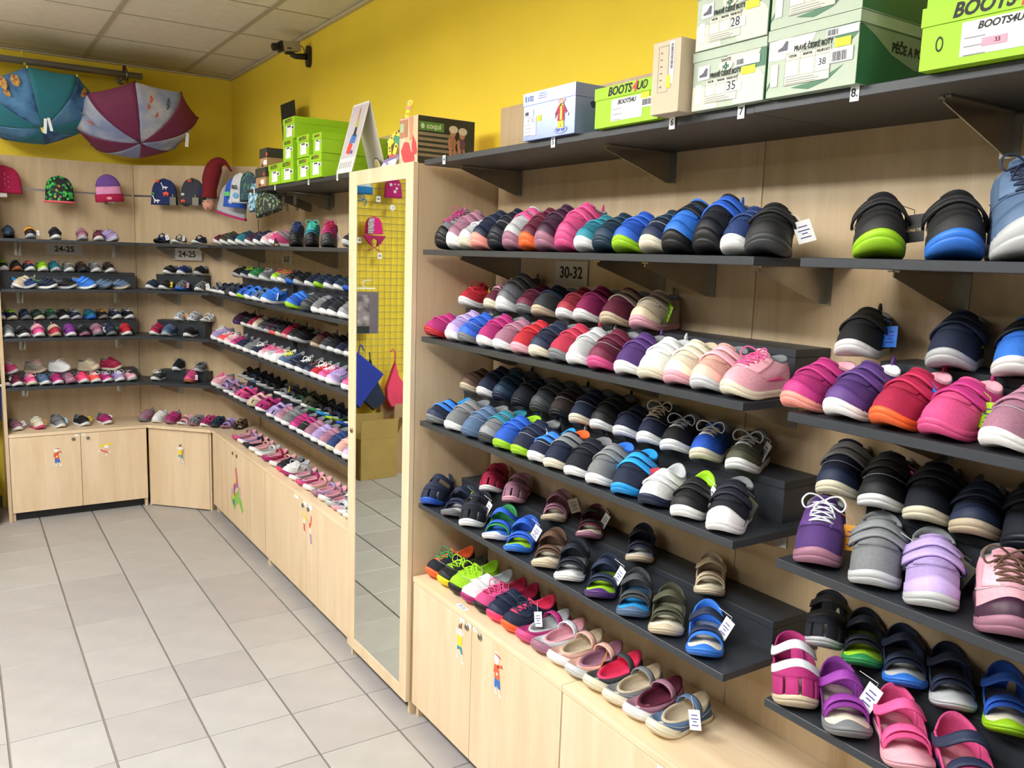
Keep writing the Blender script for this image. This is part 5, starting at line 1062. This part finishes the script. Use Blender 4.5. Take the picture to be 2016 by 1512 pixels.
obj('cable',G().tube(crvo([(1.640,4.695,2.815),(1.652,4.70,2.825),(1.665,4.69,2.81),(1.67,4.685,2.785)]),.003,6),mat('cable_beige','8c7f62',.6),t,smooth=True)
obj('clamp',G().box((1.565,4.675,2.768),(1.61,4.705,2.782)),BK,t)
done(o,b)
# ================================================================ hats on hooks
def hook(mw,label,long=.17):
    t=thing('display_hook',label,'hook',mw.translation); m=Matrix.Translation(-mw.translation)@mw
    obj('wall_clip',G().box((-.02,-.055,.001),(.02,.012,.004),m),STEEL,t)
    obj('arm',G().tube([tuple(m@Vector(p)) for p in ((0,.0,.003),(0,.004,.08),(0,.010,long))],.004,8),STEEL,t,smooth=True)
    obj('front_plate',G().box((-.022,-.055,long-.002),(.022,-.004,long),m).box((-.003,-.01,long-.002),(.003,.012,long),m),STEEL,t)
    return t
def hat(label,mw,w_,h_,m,brim=None,brimh=.0,tilt=0,depth=.035,taper=.55,name='beanie',group=None):
    base=mw@Matrix.Rotation(tilt,4,'Z'); loc=base.translation.copy(); t=thing(name,label,'hat',loc,group=group); M=Matrix.Translation(-loc)@base
    out=[];n=24; rings=[]
    for j in range(12):
        f=j/11; ang=f*math.pi/2; ww=w_/2*(1-(1-taper)*f**1.6)*(math.cos(ang*.98)**.42 if f>.5 else 1)*1.0; ww=w_/2*(1-.16*f)*(1-max(0,(f-.45)/.55)**2.6)**.5+.001; dd=depth*(1-.5*f)*(1-f**5*.8); z=h_*f*1.0
        rings.append([M@Vector((ww*math.cos(q),z,dd*math.sin(q)*(1+.10*math.sin(5*q+j*.5)))) for q in np.linspace(0,2*np.pi,n,endpoint=False)])
    g=G(); vs=[tuple(p) for r in rings for p in r]; fs=[(i*n+k,i*n+(k+1)%n,(i+1)*n+(k+1)%n,(i+1)*n+k) for i in range(11) for k in range(n)]+[tuple(11*n+k for k in range(n))]
    # inner wall
    inn=[[M@Vector(((w_/2-.004)*(1-.16*f)*math.cos(q),h_*f,(depth-.004)*(1-.5*f)*math.sin(q))) for q in np.linspace(0,2*np.pi,n,endpoint=False)] for f in (0,.5)]
    o_=len(vs); vs+=[tuple(p) for r in inn for p in r]; fs+=[(k,o_+k,o_+(k+1)%n,(k+1)%n) for k in range(n)]+[(o_+k,o_+n+k,o_+n+(k+1)%n,o_+(k+1)%n) for k in range(n)]+[tuple(o_+n+k for k in range(n))]
    g.add(vs,fs); obj('crown',g,m,t,smooth=True)
    if brim:
        g=G(); ro=[];ri=[]
        for q in np.linspace(0,2*np.pi,n+1):
            c_,s_=math.cos(q),math.sin(q); ro.append([tuple(M@Vector(((w_/2+.008)*c_,z,(depth+.006)*s_))) for z in (-.006,brimh*.5,brimh)]); ri.append([tuple(M@Vector(((w_/2+.001)*c_*(1-.16*max(z,0)/h_),z,(depth+.001)*s_))) for z in (-.006,brimh*.5,brimh)])
        g.slab(ro,ri); obj('brim',g,brim,t,smooth=True)
    return t,M
RAILY=YP-.004
def hat_on_back(x,z,*a,**k): return hat(a[0],face_negy(x,6.065,z),*a[1:],**k)
HC=lambda n,h: mat(n,h,.9,var=.08,scale=60,bump=.3)
def blob(t,M,pts,col,off): obj('print',G().prism(pts,off,off+.0006,M),mat('knit_'+col,col,.8,var=0),t)
DINO=[(-.020,-.004),(-.012,.008),(.0,.012),(.012,.006),(.022,.004),(.014,-.002),(.012,-.014),(.006,-.014),(.004,-.005),(-.006,-.005),(-.008,-.014),(-.014,-.014),(-.014,-.004)]
LONG=[(-.026,.026),(-.018,.028),(-.010,.010),(.0,.004),(.012,.006),(.026,.0),(.014,-.004),(.012,-.014),(.008,-.014),(.006,-.005),(-.006,-.004),(-.008,-.014),(-.012,-.014),(-.012,.002),(-.020,.020)]
def at(p,x,y,s=1,fl=1): return [(x+a_*s*fl,y+b_*s) for a_,b_ in p]
t,M=hat_on_back(.285,2.005,'magenta red knitted hat at the left picture edge',.19,.165,HC('crimson_knit','b01a4c'))
for k in range(9): blob(t,M,disc(.01+.012*math.cos(k*2.1),.035+.010*k,.003,.002,n=8),'e6c6d0',.036)
t,M=hat_on_back(.582,1.970,'black hat with neon splash print and coral hem',.165,.162,printed('splash_knit','16171c','1a1c22','35c052',45),brim=mat('coral_hem','f06a78',.8),brimh=.006)
SPK=M
for k,(x,y,c_) in enumerate(((-.05,.13,'3fd45a'),(-.03,.14,'3fd45a'),(-.04,.11,'58dc5c'),(-.005,.095,'e8864a'),(.02,.06,'3fd45a'),(.03,.05,'7ad84a'),(-.02,.07,'c9a84a'),(-.03,.03,'d0c24a'),(.04,.02,'4fd45a'),(.05,.11,'7a5a6a'),(.0,.03,'c8788a'),(-.01,.015,'58dc5c'))): blob(t,M,disc(x,y,.006,.008,n=8),c_,.0345-.10*y**1.2+.004)
t,M=hat('striped bobble-less hat, violet and pink with crimson rolled brim',face_negy(.868,6.065,1.995),.155,.165,HC('pink_knit','e79cc8'),brim=HC('crimson_knit','a01e3e'),brimh=.042,tilt=.10)
g=G(); ro=[];ri=[]
for q in np.linspace(0,2*np.pi,25):
    c_,s_=math.cos(q),math.sin(q); A1=[];B1=[]
    for f in (.55,.65,.75,.84,.92,.975,1.0):
        ww=.0775*(1-.16*f)*(1-max(0,(f-.45)/.55)**2.6)**.5+.0035; dd=.035*(1-.5*f)*(1-f**5*.8)+.003; A1.append(tuple(M@Vector((ww*c_,.165*f+.002*(f==1),dd*s_)))); B1.append(tuple(M@Vector(((ww-.002)*c_,.165*f-.0005+.002*(f==1),(dd-.002)*s_))))
    ro.append(A1); ri.append(B1)
g.slab(ro,ri); obj('crown_top',g,HC('violet_knit','74509e'),t,smooth=True); blob(t,M,disc(-.008,.016,.016,.009),'e8a0a8',.0415)
MD=face_diag(1.171,5.929,1.985); t,M=hat('navy hat with orange, white and green dinosaurs, in the corner',face_diag(1.171,5.929,1.985),.19,.168,HC('navy_knit','1f2d63'))
for p,c_ in ((at(DINO,-.028,.148,.8),'e2583a'),(at(LONG,.022,.108,1.1,1),'e8e8ec'),(at(DINO,.034,.068,1.2,-1),'e2583a'),(at(DINO,-.058,.068,.8),'3f8a5a'),(at(LONG,-.036,.024,1.2),'e8e8ec')): blob(t,M,p,c_,.037-.06*max(0,p[0][1]-.02))
t,M=hat('charcoal hat with small dinosaurs, second hat in the corner',face_diag(1.315,5.785,1.990),.17,.168,HC('charcoal_knit','3a3d48'))
for p,c_ in ((at(DINO,.0,.148,.8),'d8563c'),(at(DINO,-.048,.062,.7),'e8e8ec'),(at(DINO,-.045,.020,.9),'e2583a')): blob(t,M,p,c_,.037-.06*max(0,p[0][1]-.02))
for x in (.275,.595,.872): hook(face_negy(x,RAILY,2.035),'steel hook on the back wall rail under the %s hat'%{.275:'magenta',.595:'black splash print',.872:'striped'}[x],.15)
for s,nm in ((-.060,'between the two dinosaur hats'),(.10,'between dinosaur hat and long red hat'),(.20,'holding the long red hat')): hook(face_diag(1.351+s*_s,5.881-s*_s,2.035)@Matrix.Translation((0,0,.006)),'steel hook in the corner '+nm,.15)
# long red gnome hat
t=thing('gnome_hat','long dark red knitted gnome hat with a pink toy face and big nose','hat',(1.46,5.66,2.05)); o=Vector(t.location); b=len(C.objects)
Mg=face_diag(1.452,5.648,2.05)@Matrix.Translation((0,0,.05))
P=[Mg@Vector(p) for p in ((-.048,-.02,.0),(-.040,.05,.0),(-.026,.12,.0),(.010,.19,.0),(.060,.200,-.01),(.10,.15,-.02))]
obj('crown',G().tube(crvo(P,5),[.048,.047,.046,.045,.044,.046,.048,.050,.052,.052,.052,.052,.052,.050,.046,.042,.038,.034,.028,.022,.016,.012,.010,.008,.007,.006][:len(crvo(P,5))],14),HC('dark_red_knit','74121f'),t,smooth=True)
obj('toy_face',G().lathe([(.0005,-.052),(.02,-.044),(.036,-.02),(.040,.0),(.036,.018),(.0005,.028)],14,Mg@Matrix.Translation((-.050,-.055,.0))@Matrix.Rotation(-math.pi/2,4,'X')),mat('toy_skin','d9a08c',.8),t,smooth=True)
obj('toy_nose',G().lathe([(.0005,-.012),(.009,-.008),(.011,0),(.008,.010),(.0005,.013)],10,Mg@Matrix.Translation((-.044,-.085,.036))),mat('toy_skin','d9a08c'),t,smooth=True)
g=G(); [g.lathe([(.0005,-.004),(.004,0),(.0005,.004)],8,Mg@Matrix.Translation((-.050+dx,-.045,.040))) for dx in (-.014,.018)]; obj('toy_eye',g,BK,t)
g=G().tube([Mg@Vector(p) for p in ((-.08,.05,-.02),(-.105,.02,-.01),(-.115,.0,-.01))],[.012,.018,.014],8); obj('side_tassel',g,HC('navy_knit','1f2d63'),t,smooth=True)
g=G().tube([Mg@Vector(p) for p in ((-.07,-.02,-.02),(-.095,-.05,-.02),(-.10,-.07,-.02))],[.012,.017,.012],8); obj('side_tassel',g,HC('green_knit','1f5a3c'),t,smooth=True)
done(o,b)
# hats and kerchiefs crowding the corner end of the top shelf
def floppy(label,y,z,x,w_,h_,m,rot,name='cap_hat',hem=None,hemh=.006,depth=.03,zr=0):
    mw=face_negx(x,y,z)@Matrix.Rotation(zr,4,'Y'); return hat(label,mw,w_,h_,m,brim=hem,brimh=hemh,tilt=rot,depth=depth,name=name)
floppy('light grey cotton hat with magenta hem, hanging behind the blue one',5.28,1.915,1.42,.24,.20,HC('light_grey_cotton','a9abb2'),-.22,hem=mat('magenta_hem','b02a66',.8),hemh=.008,zr=.5)
t,M=floppy('blue panel cotton hat with pale lettering and green print',5.12,1.955,1.40,.19,.175,HC('royal_cotton','2c55b8'),-.08,zr=.45); blob(t,M,[(-.05,.06),(-.01,.065),(-.01,.09),(-.05,.085)],'5ac46a',.034); blob(t,M,disc(.0,.035,.018,.014),'c8d2e6',.034)
t,M=floppy('pale grey cotton hat with dark and blue lettering print',4.96,1.975,1.385,.16,.17,HC('pale_grey_cotton','c4c6cc'),-.05,zr=.45); text('BIG',.030,BLACKINK,t,M@Matrix.Translation((-.01,.085,.034)),bold=.001); blob(t,M,disc(.0,.04,.022,.016),'5c9ccc',.034)
floppy('navy kerchief hat with small green print, behind the aqua one',4.82,1.985,1.40,.15,.16,printed('navy_speckle','22344e','2c4a66','4a8a5a',60),.1,zr=.4)
floppy('aqua and white patterned kerchief hanging under the olive boxes',4.60,1.925,1.385,.15,.145,printed('aqua_pattern','7fb0c8','dfe8ec','3c5a6c',50),.15,name='kerchief',zr=.4)
floppy('black kerchief with pale green scribble pattern, lowest of the hats',4.44,1.905,1.39,.20,.125,printed('scribble_pattern','1b1d1c','22262a','7f9a6a',70),.25,name='kerchief',zr=.4)
for k in range(7):
    y=5.35-.18*k; hook(face_negx(XP-.002,y,2.0),'steel hook under the far end of the top shelf, %s from the corner'%['first','second','third','fourth','fifth','sixth','seventh'][k],.20)
# small standing cards among the shoes
t=thing('triangle_card','small black triangular card with pale lettering beside the tall blue boot','card',(1.352,4.19,1.7355)); m=Matrix.Translation(-Vector(t.location))@face_negx(1.352,4.20,1.7355)@Matrix.Rotation(.2,4,'X')
obj('card',G().prism([(-.055,0),(.055,0),(0,.045)],-.001,.001,m),BK,t); text('GORE-TEX',.012,mat('gold_ink','c8b070',.5,var=0),t,m@Matrix.Translation((0,.009,.0014)))
# ================================================================ what the mirror shows: back wall left of the shelves
t=thing('wire_grid_panel','chrome wire grid panel on the yellow wall, seen in the mirror','display grid',(-.35,YW-.03,1.5)); o=Vector(t.location); b=len(C.objects)
gx0,gx1,gz0_,gz1_=-.95,.17,.775,2.38; WIRE=mat('wire_chrome','a8a49c',.3,metal=1)
n=int((gx1-gx0)/.052)
for k in range(n+1): x=gx0+k*(gx1-gx0)/n; obj('wire',G().tube([(x,YW-.03,gz0_),(x,YW-.03,gz1_)],.0022,5),WIRE,t)
n=int((gz1_-gz0_)/.052)
for k in range(n+1): z=gz0_+k*(gz1_-gz0_)/n; obj('wire',G().tube([(gx0,YW-.034,z),(gx1,YW-.034,z)],.0022,5),WIRE,t)
for x in (-.9,.12): 
    for z in (.9,2.3): obj('spacer',G().tube([(x,YW-.034,z),(x,YW-.001,z)],.006,6),WIRE,t)
done(o,b)
def mhat(label,x,z,w_,h_,m,**k): return hat(label,face_negy(x,6.13,z),w_,h_,m,**k)
t,M=mhat('bright pink child hat with plaid side and ear flaps, in the mirror',-.06,1.865,.15,.135,HC('hot_pink_knit','d81c80'))
obj('plaid_side',G().prism([(.062,.004),(.012,.004),(.012,.125),(.045,.12),(.062,.09)],.033,.0345,M),printed('plaid_print','b8a8b4','e0d8dc','4c3a4c',90),t)
obj('ear_flaps',G().prism([(-.095,-.012),(.095,-.008),(.040,-.075),(.020,-.090),(.028,-.05),(0,-.028),(-.03,-.05),(-.022,-.095),(-.05,-.075)],-.004,.02,M),HC('deep_pink_knit','a81a5e'),t)
obj('tie_cord',G().tube(crvo([M@Vector(p) for p in ((.02,-.088,.01),(-.02,-.115,.01),(-.06,-.130,.01))]),.003,5).tube(crvo([M@Vector(p) for p in ((-.022,-.092,.01),(.02,-.115,.01),(.05,-.125,.01))]),.003,5),HC('deep_pink_knit','a81a5e'),t)
t,M=mhat('magenta neck warmer with white flower print, top of the mirror',-.22,2.15,.15,.16,HC('magenta_knit','b51b70'),name='neck_warmer'); 
for x,y,r_ in ((.035,.095,.012),(.0,.10,.006),(-.015,.07,.010),(.0,.045,.012),(-.03,.10,.007)): blob(t,M,disc(x,y,r_,r_),'f0d8e6',.034-.04*max(0,y-.03))
t,M=mhat('blue and white child hat with hanging ties, top left of the mirror',.035,2.170,.15,.12,HC('white_blue_knit','cfe0ee'),brim=HC('azure_knit','1f7cc0'),brimh=.045)
obj('tie_cord',G().tube(crvo([M@Vector(p) for p in ((.02,-.0,.03),(.03,-.04,.03),(-.02,-.06,.03),(.0,-.10,.03))]),.004,5).tube(crvo([M@Vector(p) for p in ((.02,-.0,.03),(.0,-.05,.03),(.05,-.06,.03))]),.004,5),HC('azure_knit','1f7cc0'),t)
for x,z,lb in ((-.115,2.135,'beside the magenta neck warmer'),(.04,1.815,'left of the pink hat'),(-.13,1.70,'below the pink hat')): 
    t=thing('price_tag','small white price tag on the wire grid '+lb,'tag',(x,6.17,z)); obj('card',G().box((-.018,0,-.022),(.018,.001,.022)),WHITE,t); obj('printed_lines',G().box((-.01,-.0006,-.006),(.01,-.0002,.006)),INKG,t)
t=thing('round_disc','white round plastic disc hanging on the wire grid, seen in the mirror','disc',(-.222,6.15,2.075)); obj('disc',G().lathe([(.022,0),(.024,.004),(.022,.008)],20,Matrix.Rotation(math.pi/2,4,'X')),WHITE,t); obj('disc_hole',G().lathe([(.004,0),(.004,.009)],10,Matrix.Rotation(math.pi/2,4,'X')),INKG,t)
# packaged tights
t=thing('tights_pack','clear pack of grey tights on a white hanger, seen in the mirror','package',(.02,6.10,1.26)); o=Vector(t.location); b=len(C.objects)
mw=face_negy(.02,6.10,0)
obj('card',G().box((-.105,1.10,0),(.075,1.42,.012),mw),mat('grey_mauve_card','6e6470',.45,var=.08,scale=20),t)
obj('window_print',G().box((-.03,1.16,.0122),(.072,1.40,.0135),mw),printed('tights_print','8d8288','c2b4b4','5a5258',12),t); obj('window_print',G().box((-.03,1.105,.0122),(.072,1.158,.0135),mw),mat('deep_green_print','16241e',.5),t)
obj('hanger',G().box((-.08,1.445,.0),(.08,1.455,.008),mw).tube([mw@Vector(p) for p in ((.0,1.455,.004),(.02,1.47,.004),(.024,1.50,.004),(-.0,1.51,.004),(-.05,1.512,.004))],.004,6),WHITE,t)
done(o,b)
def bag(label,pts,y,dep,m,hang=None):
    cx=sum(p[0] for p in pts)/len(pts); cz=sum(p[1] for p in pts)/len(pts); t=thing('shopping_bag',label,'bag',(cx,y,cz))
    g=G(); n=len(pts); A_=[]
    for s_,d_ in ((.94,-dep/2),(1,-dep/4),(1,dep/4),(.94,dep/2)): A_+=[((p[0]-cx)*s_,d_,(p[1]-cz)*s_) for p in pts]
    g.add(A_,[tuple(range(n)),tuple(reversed(range(3*n,4*n)))]+[(k*n+i,k*n+n+i,k*n+n+(i+1)%n,k*n+(i+1)%n) for k in range(3) for i in range(n)]); obj('bag_body',g,m,t)
    if hang: obj('handle',G().tube(crvo([Vector((hx-cx,0,hz-cz)) for hx,hz in hang]),.005,6),m,t,smooth=True)
    return t
bag('royal blue fabric bag hanging tilted on the wire grid, seen in the mirror',[(.22,1.00),(.10,.955),(-.11,.785),(.04,.60),(.095,.525),(.20,.62)],6.04,.06,mat('royal_bag_cloth','2036a0',.8,var=.06,scale=12),hang=[(.10,.955),(.08,1.02),(.05,.97)])
bag('dark navy fabric bag behind the royal blue one, seen in the mirror',[(-.035,.89),(-.075,.76),(-.165,.57),(-.14,.54),(-.06,.485),(.02,.56),(.05,.70)],6.12,.06,mat('navy_bag_cloth','1e2b44',.8,var=.08,scale=12),hang=[(-.035,.89),(-.03,.95),(-.03,.93)])
bag('coral pink bag hanging from a white hook, seen in the mirror',[(-.243,.865),(-.215,.80),(-.165,.66),(-.17,.57),(-.21,.50),(-.34,.50),(-.33,.68),(-.27,.76)],6.11,.05,mat('coral_bag_cloth','f0486c',.8,var=.06,scale=12),hang=[(-.243,.865),(-.245,.94),(-.225,.965),(-.205,.95)])
CB=mat('gold_cardboard','a88c4c',.6,var=.06,scale=10); CB2=mat('tan_cardboard','b08c68',.65,var=.05,scale=10)
def carton(label,x0,x1,y0,y1,h,m,flap=.15):
    t=thing('cardboard_carton',label,'carton',((x0+x1)/2,(y0+y1)/2,0)); o=Vector(t.location); b=len(C.objects); e=.004
    obj('box_body',G().box((x0,y0,.001),(x1,y0+e,h)).box((x0,y1-e,.001),(x1,y1,h)).box((x0,y0+e,.001),(x0+e,y1-e,h)).box((x1-e,y0+e,.001),(x1,y1-e,h)).box((x0+e,y0+e,.001),(x1-e,y1-e,.005)),m,t)
    obj('flap',G().box((x0,0,0),(x1,e,flap),Matrix.Translation((0,y0,h+.001))@Matrix.Rotation(math.radians(4),4,'X')),m,t)
    obj('flap',G().box((x0,-e,0),(x1,0,flap),Matrix.Translation((0,y1,h+.001))@Matrix.Rotation(math.radians(-6),4,'X')),m,t)
    obj('flap',G().box((0,y0+.01,0),(e,y1-.01,flap),Matrix.Translation((x0,0,h+.001))@Matrix.Rotation(math.radians(-25),4,'Y')),m,t)
    done(o,b); return t
carton('gold-brown open cardboard carton on the floor, seen in the mirror',-.145,.158,5.84,6.10,.315,CB)
carton('tan open cardboard carton behind and right of the gold one, in the mirror',-.46,-.155,5.93,6.18,.40,CB2,.16)
